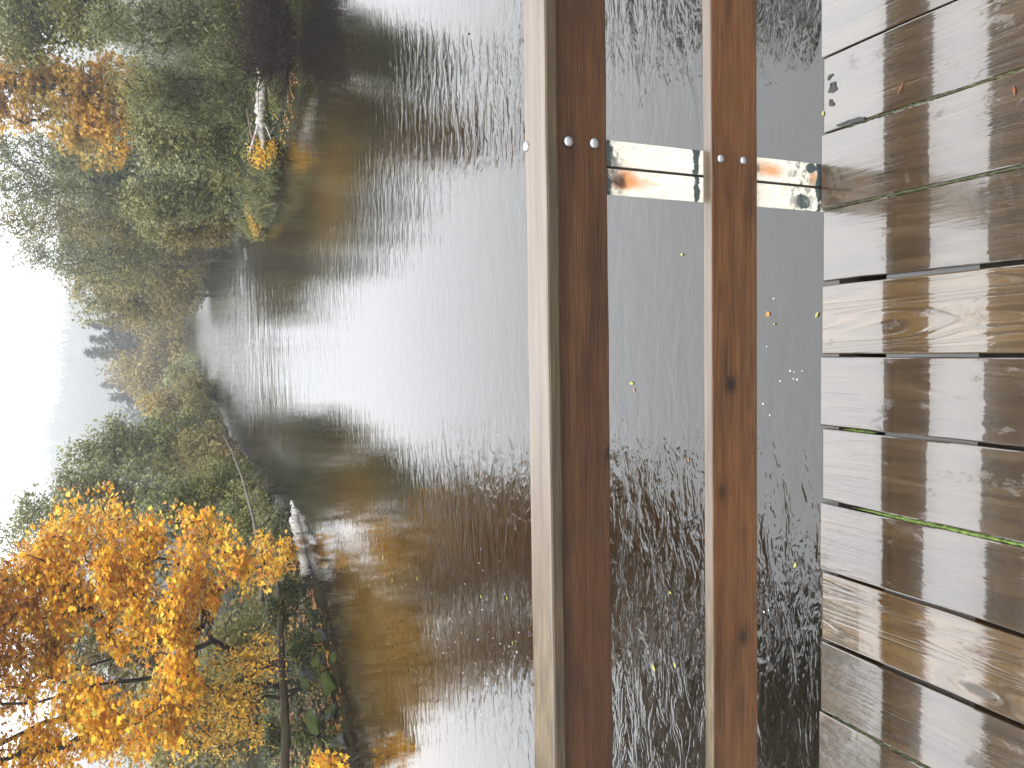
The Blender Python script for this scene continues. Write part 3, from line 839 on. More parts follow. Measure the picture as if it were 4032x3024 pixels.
tree('shrub', 'small grey-green shrub at the water over the pale broken log', 'shrub', foot(1130, 23.2, 600), [ell(585, 1135, 35, 50, 23.0), ell(560, 1090, 30, 40, 24)],
    MAT['lf_grey'], MAT['bark'], n_tips=50, n_leaf=2200, leaf=.07, kind='oval', clump=.22, r0=.03, stems=4)
tree('broadleaf_tree', 'tall thin-topped olive tree left of the gap in the sky', 'tree', foot(1060, 36), [ell(200, 1075, 100, 80, 36), ell(320, 1060, 130, 80, 36), ell(110, 1110, 80, 70, 37)],
    MAT['lf_olive'], MAT['bark'], n_tips=190, n_leaf=15000, leaf=.13, clump=.48, r0=.12, stems=2, group=LT, bare=.12)
tree('broadleaf_tree', 'grey-green twiggy tree with a nearly bare crown beside the orange maple', 'tree', foot(1180, 34), [ell(90, 1190, 110, 90, 34), ell(220, 1170, 100, 90, 33)],
    MAT['lf_grey'], MAT['bark'], n_tips=170, n_leaf=6500, leaf=.11, clump=.45, r0=.11, stems=2, group=LT, bare=.25)
tree('broadleaf_tree', 'dense green alder leaning out above the left waterline', 'tree', foot(975, 43), [ell(270, 965, 80, 60, 43), ell(370, 960, 100, 75, 43), ell(200, 1000, 55, 45, 43)],
    MAT['lf_green'], MAT['bark'], n_tips=160, n_leaf=16000, leaf=.15, clump=.55, r0=.12, stems=2, group=LT)
tree('shrub', 'brownish willow bush at the water below the dense green alder', 'shrub', foot(985, 36), [ell(445, 985, 60, 75, 38), ell(480, 1020, 40, 60, 34), ell(430, 905, 50, 50, 46)],
    MAT['lf_brown'], MAT['bark'], n_tips=120, n_leaf=14000, leaf=.11, clump=.42, r0=.05, stems=5, droop=(.3, 0, -.4))
tree('maple_tree', 'small orange treetop showing above the far left willows', 'tree', foot(872, 60), [ell(325, 872, 25, 16, 60)],
    MAT['lf_far_orange'], MAT['bark'], n_tips=30, n_leaf=900, leaf=.18, clump=.35, r0=.07, group=LT)
tree('broadleaf_tree', 'soft brown-green tree on the left bank below the small orange treetop', 'tree', foot(880, 52), [ell(375, 885, 55, 45, 52), ell(420, 850, 40, 45, 55)],
    MAT['lf_brown'], MAT['bark'], n_tips=90, n_leaf=6000, leaf=.16, clump=.6, r0=.10, group=LT)
tree('shrub', 'yellow ochre reed-like shrub at the left waterline far upriver', 'shrub', foot(845, 56.5, 455), [ell(455, 848, 22, 32, 56)],
    MAT['lf_ochre'], MAT['bark'], n_tips=36, n_leaf=2200, leaf=.13, clump=.3, r0=.03, stems=5)
tree('shrub', 'pale green bush on the left shore at the river bend', 'shrub', foot(810, 70, 420), [ell(395, 815, 35, 40, 70), ell(420, 790, 18, 25, 76)],
    MAT['lf_grey'], MAT['bark'], n_tips=60, n_leaf=3800, leaf=.18, clump=.6, r0=.05, stems=4)
# head of the reach
tree('broadleaf_tree', 'ochre rounded tree behind the bend, below the tallest conifer', 'tree', foot(820, 92), [ell(330, 815, 60, 55, 92), ell(280, 800, 40, 40, 94)],
    MAT['lf_ochre'], MAT['bark'], n_tips=90, n_leaf=5200, leaf=.26, clump=1.0, r0=.14, group=FT)
tree('broadleaf_tree', 'yellow-green bushy tree at the very end of the river', 'tree', foot(755, 92), [ell(355, 755, 48, 45, 92), ell(390, 780, 25, 35, 90), ell(330, 725, 35, 25, 93)],
    MAT['lf_ochre'], MAT['bark'], n_tips=90, n_leaf=5200, leaf=.24, clump=.9, r0=.12, stems=3, group=FT)
tree('broadleaf_tree', 'olive bush on the right where the river disappears', 'tree', foot(712, 90), [ell(385, 712, 30, 25, 90), ell(330, 690, 60, 30, 92)],
    MAT['lf_brown'], MAT['bark'], n_tips=70, n_leaf=4200, leaf=.24, clump=.8, r0=.10, stems=2, group=FT)
conifer('tallest dark spruce at the head of the river, leaning point against the misty hill', 763, 118, 182, 420, 72, 34, 1, FT, .50, 1.7)
conifer('second dark spruce just right of the tallest one', 733, 122, 194, 420, 62, 30, 2, FT, .50, 1.7)
conifer('dark spruce close to the brown trees of the right bank', 700, 116, 190, 420, 62, 30, 3, FT, .50, 1.7)
conifer('small misty fir left of the tallest spruce', 832, 150, 218, 420, 46, 24, 4, FT, .55, 1.6)
conifer('low misty fir above the small orange treetop', 858, 140, 240, 420, 48, 24, 5, FT, .55, 1.6)
# right bank, middle distance
tree('broadleaf_tree', 'tall brown-green tree at the inner bend of the right bank', 'tree', foot(640, 62), [ell(240, 640, 80, 60, 62), ell(330, 650, 80, 55, 61), ell(380, 610, 55, 70, 59)],
    MAT['lf_brown'], MAT['bark'], n_tips=190, n_leaf=16000, leaf=.19, clump=.65, r0=.16, stems=2, group=RT)
tree('broadleaf_tree', 'olive brown leafy tree leaning over the inlet on the right bank', 'tree', foot(580, 56), [ell(220, 580, 70, 60, 57), ell(320, 570, 90, 65, 55), ell(400, 555, 50, 55, 53)],
    MAT['lf_brown'], MAT['bark'], n_tips=190, n_leaf=16000, leaf=.18, clump=.6, r0=.15, stems=2, group=RT)
tree('shrub', 'bleached twiggy bush at the tip of the far right shore', 'shrub', foot(575, 56, 440), [ell(432, 575, 14, 45, 55), ell(440, 625, 8, 20, 57.6)],
    MAT['lf_grey'], MAT['dead'], n_tips=70, n_leaf=700, leaf=.10, clump=.35, r0=.03, stems=6)
for lab, y, Y, xt, wd in (('thin bare alder reaching out of the picture between the orange maple and the gap', 400, 46, -40, 70), ('straight bare alder with ragged olive leaves, second of the tall bare ones', 470, 48, 0, 65),
                          ('leaning bare-topped alder nearest the open sky on the right bank', 550, 50, 40, 60), ('spindly alder with a brush of upright twigs behind the orange maple', 330, 44, -40, 60)):
    tree('alder_tree', lab, 'tree', foot(y, Y), [ell(xt + 90, y, 110, wd * .75, Y), ell(xt + 230, y + 5, 90, wd, Y), ell(300, y, 80, wd * .9, Y)],
        MAT['lf_olive'] if y != 470 else MAT['lf_brown'], MAT['bark'], n_tips=230, n_leaf=12500, leaf=.12, clump=.55, r0=.09, bare=.15, trunk_to=.85, group=RT, lift=.2)
tree('maple_tree', 'orange maple standing behind the willows of the right bank', 'tree', foot(215, 34), [ell(60, 190, 110, 90, 34), ell(170, 235, 85, 100, 33.5), ell(240, 290, 60, 60, 33), ell(-60, 200, 90, 90, 34), ell(250, 180, 60, 60, 33)],
    MAT['lf_far_orange'], MAT['bark_dark'], n_tips=240, n_leaf=17000, leaf=.15, kind='maple', clump=.42, r0=.14, stems=2, group=RT, clump_z=.55)
tree('broadleaf_tree', 'misty olive tree filling the gap behind the tall alders', 'tree', foot(430, 54), [ell(190, 400, 90, 90, 54), ell(260, 480, 90, 80, 54), ell(150, 500, 70, 50, 55), ell(230, 320, 80, 60, 52)],
    MAT['lf_grey'], MAT['bark'], n_tips=200, n_leaf=16000, leaf=.17, clump=.65, r0=.13, stems=2, group=RT, bare=.1)
conifer('dark green fir between the orange maple and the alders', 385, 37, 190, 500, 75, 24, 6, RT, .20, 1.3)
tree('broadleaf_tree', 'grey-olive tree with a black trunk at the right edge behind the willows', 'tree', foot(40, 30), [ell(80, 30, 110, 70, 31), ell(190, 20, 70, 70, 30), ell(40, 90, 60, 40, 32)],
    MAT['lf_grey'], MAT['bark_dark'], n_tips=160, n_leaf=17000, leaf=.12, clump=.5, r0=.12, group=RT, bare=.05)
conifer('slender dark pole-like spruce between the orange maple and the right edge', 172, 33, -60, 260, 22, 16, 7, RT, .14, .6)
# right bank, near willows
for lab, lobes, Y, mat, nl in (
    ('broad pale willow over the dark brush at the right edge', [(300, 60, 90, 75), (400, 40, 90, 80), (470, 90, 70, 70), (500, 0, 50, 60)], 22.5, 'lf_willow', 15000),
    ('grey-green willow above the fallen birch', [(330, 190, 80, 75), (430, 200, 90, 80), (500, 190, 50, 70)], 24.5, 'lf_willow', 15000),
    ('olive willow above the upturned birch roots', [(400, 300, 95, 70), (480, 300, 60, 70), (320, 260, 45, 45)], 27, 'lf_olive', 13000),
    ('bushy olive willow behind the grass tuft', [(340, 430, 70, 55), (420, 410, 80, 70), (500, 390, 50, 60)], 31, 'lf_olive', 13000),
    ('yellow-green willow at the point of the right bank', [(360, 490, 60, 40), (430, 490, 65, 45), (480, 470, 45, 50)], 35, 'lf_brown', 11000)):
    E = [ell(a, b, c_, d_, Y + (i % 2) * .6) for i, (a, b, c_, d_) in enumerate(lobes)]
    tree('willow_shrub', lab, 'shrub', foot(lobes[1][1], Y + .3, 540), E, MAT[mat], MAT['bark_dark'], n_tips=240, n_leaf=int(nl * 1.5), leaf=.10, kind='blade' if mat == 'lf_willow' else 'diamond',
         clump=.36, r0=.07, stems=5, group='willows of the right bank', droop=(-.2, -.1, -.5), spread=.5)
tree('shrub', 'orange and yellow small bush beside the birch roots', 'shrub', foot(335, 22.6, 600), [ell(570, 330, 32, 24, 22.4), ell(555, 345, 22, 18, 22.8), ell(590, 325, 14, 22, 22.3)],
    MAT['lf_yellow'], MAT['bark'], n_tips=60, n_leaf=1500, leaf=.07, kind='oval', clump=.14, r0=.025, stems=5)
tree('shrub', 'green low bush among the orange and yellow leaves on the right bank', 'shrub', foot(322, 22.7, 600), [ell(585, 350, 18, 20, 22.5)],
    MAT['lf_green'], MAT['bark'], n_tips=24, n_leaf=700, leaf=.06, kind='oval', clump=.12, r0=.02, stems=4)
tree('shrub', 'tawny green sedge bush behind the arching grass tuft', 'shrub', foot(400, 23.8, 590), [ell(568, 405, 26, 30, 23.6), ell(590, 385, 14, 24, 23.0)],
    MAT['grass'], MAT['bark'], n_tips=90, n_leaf=5200, leaf=.075, kind='blade', clump=.16, r0=.015, stems=8, flat=.1, droop=(0, 0, .9))
tree('shrub', 'dull green low bush at the tip of the right point', 'shrub', foot(455, 25.2, 585), [ell(568, 455, 22, 34, 25.4), ell(555, 495, 16, 22, 29)],
    MAT['lf_olive'], MAT['bark'], n_tips=90, n_leaf=5000, leaf=.07, kind='blade', clump=.17, r0=.015, stems=8, flat=.1, droop=(0, 0, .7))
tree('shrub', 'sparse orange sapling at the tip of the right point', 'shrub', foot(470, 27, 560), [ell(560, 475, 25, 30, 26.5)],
    MAT['lf_mix'], MAT['bark'], n_tips=40, n_leaf=1400, leaf=.07, kind='oval', clump=.2, r0=.03, stems=4)
tree('shrub', 'green fern-like bush under the fallen birch', 'shrub', foot(200, 20.5, 610), [ell(605, 205, 18, 30, 20.6), ell(620, 170, 14, 24, 19.8)],
    MAT['lf_green'], MAT['bark'], n_tips=44, n_leaf=1700, leaf=.055, kind='oval', clump=.15, r0=.02, stems=5)

def grass_tuft(label, y, Y, x0, n, h, spread_, seed, mat='grass'):
    rng = np.random.default_rng(seed); P0 = np.array(foot(y, Y, x0))
    V, Fq = [], []
    for i in range(n):
        b = P0 + np.array([rng.normal(0, spread_ * .35), rng.normal(0, spread_ * .35), 0]); b[2] = gz1(b[0], b[1]) - .03
        a = rng.random() * 6.283; lean = .25 + .5 * rng.random(); hh = h * (.55 + .6 * rng.random())
        d = np.array([math.cos(a), math.sin(a), 0]); w = np.array([-d[1], d[0], 0]) * (.004 + .003 * rng.random())
        p = [b, b + d * lean * hh * .3 + np.array([0, 0, hh * .6]), b + d * lean * hh * .9 + np.array([0, 0, hh * (.95 - lean * .35)])]
        k = len(V)
        V += [p[0] - w, p[0] + w, p[1] + w * .8, p[2], p[1] - w * .8]
        Fq.append((k, k + 1, k + 2, k + 3, k + 4))
    return put('grass_tuft', mesh('grass_tuft', V, Fq), MAT[mat], label=label, cat='grass tuft', group='grass tufts of the right point')
grass_tuft('tall dry grass tuft with arching tips on the right point', 400, 23.6, 590, 70, .75, .55, 31)
grass_tuft('grey-green sedge clump nearest the tip of the right point', 440, 24.8, 590, 70, .55, .5, 32)
grass_tuft('short sedge clump at the far tip of the right bank spit', 490, 28.5, 560, 70, .45, .5, 33)

# ------------------------------------------------------------------ rocks and logs on the banks
def rock(label, x, y, Y, hx, hy, seed, group='mossy rocks of the left bank'):
    import bmesh
    from mathutils import noise
    P = place(x, y, Y); s = mpp(P)
    bm = bmesh.new(); bmesh.ops.create_icosphere(bm, subdivisions=4, radius=1.0)
    rng = random.Random(seed); off = Vector((rng.uniform(0, 50), rng.uniform(0, 50), rng.uniform(0, 50)))
    cuts = [(Vector((rng.gauss(0, 1), rng.gauss(0, 1), rng.gauss(0, 1))).normalized(), rng.uniform(.38, .75)) for _ in range(10)]
    for v in bm.verts:
        p = v.co.copy()
        for nn, dd in cuts:
            e_ = p.dot(nn) - dd
            if e_ > 0: p -= nn * e_ * .92
        p *= 1 + .22 * noise.noise(p * 1.4 + off) + .06 * noise.noise(p * 5 + off) + .03 * noise.noise(p * 14 + off)
        v.co = Vector((p.x * hy * s, p.y * hy * s * .9, p.z * hx * s))
    bmesh.ops.scale(bm, vec=(.86, .86, .86), verts=bm.verts)
    me = bpy.data.meshes.new('rock'); bm.to_mesh(me); bm.free()
    for p in me.polygons: p.use_smooth = True
    o = put('rock', me, MAT['rock'], label=label, cat='rock', group=group)
    o.location = P; o.rotation_euler = (rng.uniform(-.5, .5), rng.uniform(-.5, .5), rng.uniform(0, 6))
    return o
for i, (lab, x, y, Y, hx, hy) in enumerate((
    ('bare grey boulder between mossy ones near the middle of the left bank', 690, 1425, 17.0, 20, 26),
    ('mossy boulder standing in the water left of the bare grey boulder', 715, 1475, 16.6, 24, 34),
    ('mossy rock up the bank beside the wet brown log', 668, 1470, 17.1, 26, 36),
    ('small pale stone above the mossy rocks by the broken end of the wet log', 640, 1535, 16.6, 16, 22),
    ('long mossy rock in front of the splintered log end', 672, 1560, 15.9, 26, 34),
    ('dark mossy rock at the water, second from the left end of the bank', 715, 1535, 16.1, 24, 30),
    ('leftmost mossy rock at the water edge', 735, 1600, 15.6, 26, 34),
    ('green moss-covered stone right of the bare grey boulder', 690, 1375, 17.4, 18, 26),
    ('low flat stone at the waterline below the ivy', 672, 1330, 17.9, 14, 24),
    ('small stone at the waterline nearest the end of the pale log', 655, 1275, 18.9, 11, 18),
    ('mossy rock half buried under the orange shrub', 690, 1625, 15.3, 22, 28),
    ('low dark stone just breaking the surface before the grey boulder', 722, 1420, 16.8, 9, 26))):
    rock(lab, x, y, Y, hx, hy, 40 + i)

def log(name, label, pts, r, mat, cat='log', seed=0, sides=12, extra=None):
    P = np.array([place(*p) for p in pts]); n = max(10, len(pts) * 6)
    Q_ = spline(P, n); rr = np.interp(np.linspace(0, 1, n), np.linspace(0, 1, len(r)), r)
    rng = np.random.default_rng(seed)
    Q_[1:-1] += rng.normal(0, .012, (n - 2, 3)) * (rr[1:-1, None] / .06)
    root = put(name, capped_tube(name, Q_, rr, sides, seed, .05), MAT[mat], label=label, cat=cat)
    for e_ in (extra or []):
        E_ = spline(np.array([place(*p) for p in e_[0]]), 8)
        put('branch', capped_tube('branch', E_, np.linspace(e_[1], e_[1] * .35, 8), 7, seed + 1, .05), MAT[mat], root)
    return root
log('fallen_log', 'wet brown log lying along the foot of the left bank', [(615, 1690, 15.3), (617, 1560, 16.3), (606, 1400, 17.5), (606, 1310, 18.2), (600, 1262, 18.9)], [.095, .09, .075, .07, .05], 'bark_red', seed=1)
log('birch_log', 'pale broken birch log lying out over the water on the left', [(663, 1240, 19.6), (656, 1205, 20.3), (649, 1160, 21.0), (643, 1110, 21.9), (645, 1075, 22.8), (640, 1048, 23.8)], [.11, .13, .155, .175, .185, .16], 'birch', seed=2)
log('dead_branch', 'long bent grey dead branch leaning out from the left bank', [(566, 1300, 19.5), (562, 1200, 21.0), (545, 1110, 23.0), (528, 1050, 24.6), (505, 985, 26.0), (482, 940, 27.2)], [.055, .05, .042, .034, .024, .012], 'dead', 'branch', 3,
    extra=[([(540, 1095, 23.3), (560, 1060, 23.6), (575, 1030, 23.9)], .014), ([(556, 1150, 22.0), (575, 1170, 21.8), (585, 1195, 21.6)], .016), ([(520, 1020, 25.3), (506, 1030, 25.6)], .010)])
log('stake', 'short dark snag standing among the ferns by the dead branch', [(590, 1300, 19.0), (566, 1260, 19.4), (558, 1225, 19.6)], [.05, .042, .03], 'bark_dark', 'stump', 4)
log('stake', 'thin dark limb propped against the pale birch log', [(628, 1290, 18.9), (618, 1250, 19.8), (610, 1170, 21.3), (630, 1090, 22.4)], [.035, .032, .03, .022], 'bark_dark', 'branch', 5)
log('driftwood_pole', 'thin pale driftwood pole along the waterline below the rocks', [(762, 1560, 15.75), (748, 1490, 16.25), (738, 1440, 16.6)], [.035, .04, .025], 'dead', 'log', 6)
log('driftwood_pole', 'split pale timber lying at the waterline right of the grey boulder', [(725, 1410, 17.0), (714, 1360, 17.4), (706, 1320, 17.8)], [.04, .045, .03], 'dead', 'log', 7)
log('fallen_tree', 'fallen white birch trunk with three roots propped on the right bank', [(571, 165, 21.2), (566, 215, 21.6), (562, 255, 22.0), (566, 290, 22.2), (570, 325, 22.3)], [.15, .145, .12, .085, .04], 'birch', 'log', 8,
    extra=[([(562, 250, 22.0), (553, 285, 22.1), (545, 310, 22.2), (538, 330, 22.3)], .05), ([(563, 255, 22.0), (575, 275, 22.0), (585, 300, 21.9)], .04), ([(563, 165, 21.3), (553, 130, 21.1)], .08)])
log('dead_branch', 'grey forked twig rising beside the birch roots', [(548, 315, 22.6), (538, 265, 22.6), (532, 235, 22.6)], [.03, .025, .014], 'dead', 'branch', 9, extra=[([(538, 275, 22.6), (524, 290, 22.6), (512, 325, 22.6)], .016)])
log('dead_branch', 'thin curved root dipping into the water under the birch', [(584, 290, 22.0), (592, 276, 21.8), (608, 275, 21.5), (622, 278, 21.3)], [.02, .018, .016, .014], 'dead', 'branch', 10)
def brush_pile(label, xr, yr, Yc, n, seed):
    """a heap of dark crossing sticks: single sticks cannot be told apart"""
    rng = np.random.default_rng(seed); pol = []
    for i in range(n):
        a = place(rng.uniform(*xr), rng.uniform(*yr), Yc + rng.uniform(-.5, .9))
        d = rng.normal(size=3) * np.array([1, .6, .8]); d /= np.linalg.norm(d); L_ = rng.uniform(.3, 1.2)
        m_ = a + d * L_ * .5 + rng.normal(0, .06, 3); e_ = a + d * L_
        for p in (a, m_, e_): p[2] = max(p[2], gz1(p[0], p[1]) + .01)
        r_ = rng.uniform(.005, .016)
        pol.append((np.array([a, m_, e_]), [r_, r_ * .8, r_ * .4]))
    V, Fq = tubes(pol, 5)
    return put('brush_pile', bigmesh('brush_pile', V, Fq, True), MAT['brush'], label=label, cat='brush pile')
brush_pile('dark heap of dead sticks and roots on the right bank under the willow', (535, 645), (-60, 165), 19.4, 1500, 71)

# ------------------------------------------------------------------ ground cover (uncountable)
def scatter(name, n, region, size, kind, mat, seed, zr=(0.02, .25), flat=.5, dmin=.12, dmax=4.0):
    rng = np.random.default_rng(seed); x0, x1, y0, y1 = region
    X = rng.uniform(x0, x1, n * 6); Y = rng.uniform(y0, y1, n * 6); d = shore(X, Y)
    patchy = np.sin(X * 1.9 + seed) * np.sin(Y * 1.5 + 2 * seed) + rng.normal(0, .5, n * 6)
    ok = (d > dmin) & (d < dmax) & (patchy > -.25)
    X, Y = X[ok][:n], Y[ok][:n]
    Z = gz(X, Y) + rng.uniform(*zr, len(X)) * np.minimum(1, shore(X, Y) / .6)
    me = leaves_mesh(name, np.stack([X, Y, Z], -1), size, kind, rng, flat, .35)
    return put(name, me, MAT[mat], kind='stuff', label=None)
o = scatter('undergrowth', 26000, (-14, -4.5, 13, 30), .075, 'oval', 'lf_ivy', 5, (.02, .50)); tag(o, 'low ivy and bramble leaves covering the left bank', 'undergrowth')
o = scatter('leaf_litter', 4200, (-13, -4.5, 13, 26), .10, 'maple', 'lf_litter', 6, (.01, .10), .8, .02); tag(o, 'fallen orange and brown leaves lying on the left bank', 'leaf litter')
o = scatter('undergrowth', 20000, (3.5, 14, 18.5, 36), .07, 'oval', 'lf_ivy', 7, (.02, .22), .5, .05); tag(o, 'low green plants covering the right bank under the willows', 'undergrowth')
o = scatter('leaf_litter', 900, (5.5, 12, 18, 24), .08, 'maple', 'lf_litter', 8, (.0, .03), .85, -.05, .35); tag(o, 'rim of orange leaves washed up along the right waterline', 'leaf litter')
o = scatter('meadow_grass', 9000, (-12, 14, 30, 100), .16, 'blade', 'grass', 9, (.03, .35), .2, .05, 3.0); tag(o, 'rank grass and low growth along both far banks', 'grass')

# ------------------------------------------------------------------ misty hill and its forest
hp = [(-400, 150), (-200, 140), (0, 150), (300, 152), (560, 152), (653, 151), (703, 143), (766, 138), (820, 134), (869, 129), (906, 117), (936, 108), (1000, 104), (1100, 125), (1300, 160), (1660, 190), (2100, 230)]
HY = 560.0
hill = []
for k, (dy, f) in enumerate(((-150, .0), (-100, .28), (-50, .68), (0, 1.0), (30, .96))):
    for y, x in hp[::-1]:
        P = place(x + 8, y, HY)
        hill.append((P[0] * (1 + dy / HY), HY + dy, -.5 + (P[2] - 4 + .5) * f))
nh = len(hp)
hq = [(k * nh + i, k * nh + i + 1, (k + 1) * nh + i + 1, (k + 1) * nh + i) for k in range(4) for i in range(nh - 1)]
MAT['hill'] = plain('forest_floor', (.03, .035, .022), .95)
put('hill', mesh('hill', hill, hq, True), MAT['hill'], kind='structure')
rng = np.random.default_rng(77)
hv = np.array(hill).reshape(5, nh, 3)
TR, TH = [], []
for _ in range(3400):
    a = rng.random() * 4; k = min(int(a), 3); f = a - k
    b = rng.random() * (nh - 1); i = int(b); g = b - i
    p = (hv[k, i] * (1 - f) + hv[k + 1, i] * f) * (1 - g) + (hv[k, i + 1] * (1 - f) + hv[k + 1, i + 1] * f) * g
    TR.append(p); TH.append(rng.uniform(7, 12.5))
for i in range(nh - 1):
    L_ = np.linalg.norm(hv[3, i + 1] - hv[3, i])
    for q_ in range(int(L_ / 2.4)):
        g = rng.random(); TR.append(hv[3, i] * (1 - g) + hv[3, i + 1] * g + np.array([0, rng.normal(0, 3), 0])); TH.append(rng.uniform(6, 9.5))
for _ in range(420):                                           # valley floor below the hill
    TR.append(np.array([rng.uniform(-70, 60), rng.uniform(165, 235), 0.0])); TH.append(rng.uniform(6, 13))
TR = np.array(TR); TH = np.array(TH)
PT, DR_, SZ = [], [], []
for p, h in zip(TR, TH):
    m_ = 26; f = rng.random(m_) ** .6; a = rng.random(m_) * 6.283
    r_ = h * .21 * f * (.5 + .5 * rng.random(m_))
    PT.append(np.stack([p[0] + r_ * np.cos(a), p[1] + r_ * np.sin(a), p[2] + h * (1 - f) - .1 * h * (r_ / (h * .21)) + .1 * h], -1))
    DR_.append(np.stack([np.cos(a) * f, np.sin(a) * f, -.5 + 0 * a], -1))
PT = np.concatenate(PT); DR_ = np.concatenate(DR_)
put('far_forest', leaves_mesh('far_forest', PT, 2.1, 'blade', rng, .2, .25, DR_), MAT['needle'], kind='stuff', label='misty conifer forest covering the hill behind the river', cat='forest')

# ------------------------------------------------------------------ things afloat and on the deck
def flat_leaf(label, P, size, kind, mat, seed, group=None, tilt=.12, name='fallen_leaf'):
    rng = np.random.default_rng(seed); T = leaf_template(kind) * size
    T[:, 2] = np.abs(T[:, 2]) * .6
    me = mesh(name, T, [tuple(range(len(T)))])
    o = put(name, me, MAT[mat], label=label, cat='leaf', group=group)
    o.location = P; o.rotation_euler = (rng.normal(0, tilt), rng.normal(0, tilt), rng.random() * 6.28)
    return o
GL = 'leaves drifting on the river'
for i, (x, y, s_, mt, kd, lab) in enumerate((
    (1413, 1442, .075, 'lf_single_yellow', 'oval', 'yellow-green leaf floating left, seen between the rails'),
    (1459, 1437, .055, 'lf_single_yellow', 'oval', 'slim yellow leaf floating just below its larger neighbour between the rails'),
    (1366, 828, .07, 'lf_single_yellow', 'oval', 'pale yellow leaf floating mid-river between the rails'),
    (1371, 842, .045, 'lf_single_orange', 'oval', 'small amber leaf floating beside the pale yellow one between the rails'),
    (1660, 678, .05, 'lf_single_orange', 'maple', 'tiny orange leaf floating under the lower rail'),
    (1674, 700, .03, 'lf_single_yellow', 'oval', 'tiny yellow leaf floating under the lower rail near the orange one'),
    (1766, 680, .05, 'lf_single_yellow', 'oval', 'lime leaf floating close to the deck edge near the middle plank'),
    (1719, 1221, .05, 'lf_single_yellow', 'oval', 'cream leaf floating alone below the lower rail on the left'),
    (1488, 993, .035, 'lf_single_orange', 'oval', 'orange leaf scrap floating right above the lower rail'),
    (1449, 1280, .05, 'lf_single_yellow', 'oval', 'yellow leaf floating among the ripples between the rails'),
    (848, 1254, .13, 'lf_single_orange', 'oval', 'orange leaf floating far out in the brown reflection'),
    (828, 1205, .14, 'lf_single_yellow', 'oval', 'yellow leaf floating in the brown reflection near the pale log'),
    (1096, 1292, .07, 'lf_single_yellow', 'maple', 'yellow leaf floating just above the cap board on the left'),
    (1040, 1289, .06, 'lf_single_yellow', 'oval', 'green-yellow leaf floating above the cap board, upper one of a loose pair'),
    (1108, 1388, .06, 'lf_single_yellow', 'oval', 'olive-yellow leaf floating close to the cap board among foam'),
    (902, 1250, .10, 'lf_single_yellow', 'oval', 'faint green leaf floating in open brown water'),
    (1012, 73, .07, 'lf_single_yellow', 'oval', 'lone yellow leaf floating on dark water at the right'),
    (1474, 550, .05, 'lf_single_yellow', 'oval', 'lone lime leaf floating on calm grey water between the rails'),
    (910, 390, .06, 'lf_single_yellow', 'oval', 'pale speck of a leaf on calm water before the birch reflection'))):
    P = on_water(x, y); flat_leaf(lab, (P[0], P[1], WZ + .006), s_ * .8, kd, mt, 300 + i, GL)
def foam_mesh():
    V, Fq = [], []; n = 9; rng = random.Random(3)
    for k in range(n):
        r_ = .5 * rng.uniform(.7, 1.15); V.append((r_ * math.cos(2 * math.pi * k / n), r_ * math.sin(2 * math.pi * k / n), 0))
    for k in range(n): V.append((V[k][0] * .6, V[k][1] * .6, .28))
    for k in range(n): Fq.append((k, (k + 1) % n, n + (k + 1) % n, n + k))
    Fq.append(tuple(range(n, 2 * n)))
    return mesh('foam_fleck', V, Fq, True)
fm = foam_mesh()
rng = np.random.default_rng(55)
pts = [(1640, 560 + 0, 0)][:0]
flecks = []
for x, y in ((1722, 820), (1707, 801), (1716, 804), (1733, 801), (1714, 818), (1685, 823), (1663, 897), (1648, 872), (1663, 1091), (1443, 1108), (1656, 749), (1671, 645), (1338, 1490), (1341, 1455), (1340, 1400), (1650, 1322), (1660, 1318)):
    flecks.append((x, y, rng.uniform(.006, .014)))
for _ in range(75):
    x = rng.uniform(800, 1125); y = rng.normal(1370, 75) if rng.random() < .6 else rng.uniform(1140, 1560)
    flecks.append((x, y, rng.uniform(.006, .020)))
for _ in range(7):
    flecks.append((rng.uniform(700, 1080), rng.uniform(560, 960), rng.uniform(.008, .016)))
for x, y, s_ in flecks:
    P = on_water(x, y)
    o = put('foam_fleck', fm, MAT['foam'], label='tiny white foam fleck drifting on the river', cat='foam', group='foam flecks on the river')
    o.location = (P[0], P[1], WZ + .001); o.scale = (s_, s_, s_ * .6); o.rotation_euler = (0, 0, rng.random() * 6)
def foam_streak(label, pa, pb, w, seed):
    rng = np.random.default_rng(seed); A, B = on_water(*pa), on_water(*pb); n = 40
    d = (B - A)[:2]; nn = np.array([-d[1], d[0]]) / np.linalg.norm(d); V, Fq = [], []
    for i in range(n):
        c = A[:2] + d * i / (n - 1) + nn * rng.normal(0, w * .3); ww = w * (.25 + rng.random()) * math.sin(math.pi * (i + .5) / n) ** .6
        V += [(*(c - nn * ww), WZ + .004), (*c, WZ + .006), (*(c + nn * ww), WZ + .004)]
    for i in range(n - 1):
        for j in (0, 1): Fq.append((i * 3 + j, i * 3 + j + 1, i * 3 + j + 4, i * 3 + j + 3))
    put('foam_streak', mesh('foam_streak', V, Fq, True), MAT['foam'], label=label, cat='foam')
foam_streak('long white foam streak across the riffle in mid river', (519, 592), (522, 640), .045, 1)
foam_streak('short white foam streak on the riffle near the right point', (527, 535), (531, 560), .035, 2)
MAT['puddle'] = M('standing_rain'); MAT['puddle'].bsdf(Roughness=.015, IOR=1.36, Base_Color=(.005, .004, .003, 1)); MAT['puddle'] = MAT['puddle'].m
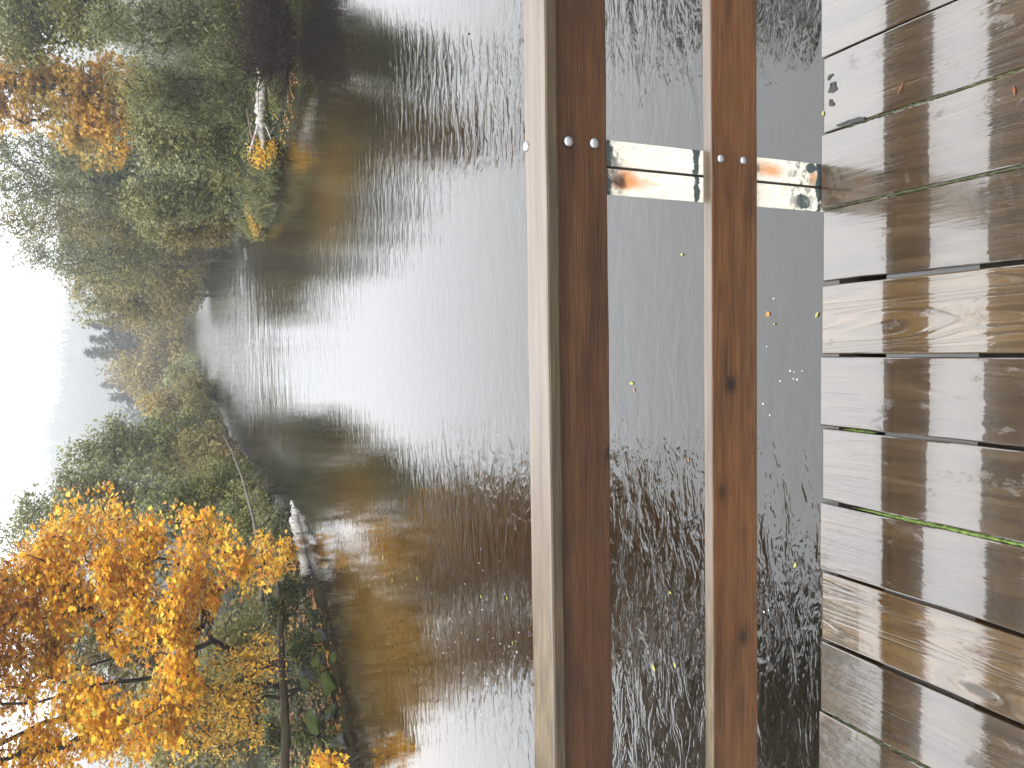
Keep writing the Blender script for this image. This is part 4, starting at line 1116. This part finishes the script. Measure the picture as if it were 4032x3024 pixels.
def puddle(label, x, y, hx, hy, seed):
    P = on_water(x, y, 0); s_ = mpp(P); rng = np.random.default_rng(seed); n = 28
    th = np.linspace(0, 2 * math.pi, n, endpoint=False)
    r_ = 1 + .28 * np.sin(2 * th + rng.random() * 6) + .18 * np.sin(3 * th + rng.random() * 6) + .10 * np.sin(7 * th + rng.random() * 6)
    V = [(r_[i] * math.cos(th[i]) * hy * s_, r_[i] * math.sin(th[i]) * hx * s_ * 1.35, 0) for i in range(n)]
    me = mesh('puddle', V + [(x_ * .8, y_ * .8, .0008) for x_, y_, _ in V], [(i, (i + 1) % n, n + (i + 1) % n, n + i) for i in range(n)] + [tuple(range(n, 2 * n))], True)
    o = put('puddle', me, MAT['puddle'], label=label, cat='puddle', group='puddles on the right planks'); o.location = (P[0], P[1], .0022)
puddle('tiny dark puddle nearest the right edge of the picture on the deck', 1794, 166, 6, 5, 1)
puddle('irregular dark puddle in the middle of three at the deck edge', 1800, 190, 11, 9, 2)
puddle('small round dark puddle third from the right at the deck edge', 1797, 223, 6, 7, 3)
puddle('long thin puddle beside the mossy gap on the right planks', 1842, 262, 24, 6, 4)
flat_leaf('rust-red curled leaf stuck to the wet planks behind the post', (*on_water(1948, 190, 0)[:2], .004), .030, 'blade', 'lf_single_red', 401, tilt=.05).rotation_euler = (0, .1, R(62))
flat_leaf('pale green leaf scrap at the deck edge beside the post', (*on_water(1780, 245, 0)[:2], .004), .014, 'oval', 'lf_single_yellow', 402)
flat_leaf('faded pink leaf lying on the planks at the bottom right', (*on_water(2193, 195, 0)[:2], .004), .024, 'blade', 'lf_single_red', 403, tilt=.05)

# ------------------------------------------------------------------ haze
hz = M('haze'); hv_ = hz.n('ShaderNodeVolumePrincipled')
hv_.inputs['Color'].default_value = (.56, .57, .575, 1)
hv_.inputs['Density'].default_value = .0021
hv_.inputs['Anisotropy'].default_value = .6
hz.l(hv_.outputs[0], hz.out.inputs['Volume'])
hm = box_mesh('haze', -640, 640, -65, 680, -4.0, 75, 0)
put('haze', hm, hz.m, kind='stuff', label='thin grey mist hanging over the river and hill', cat='haze')
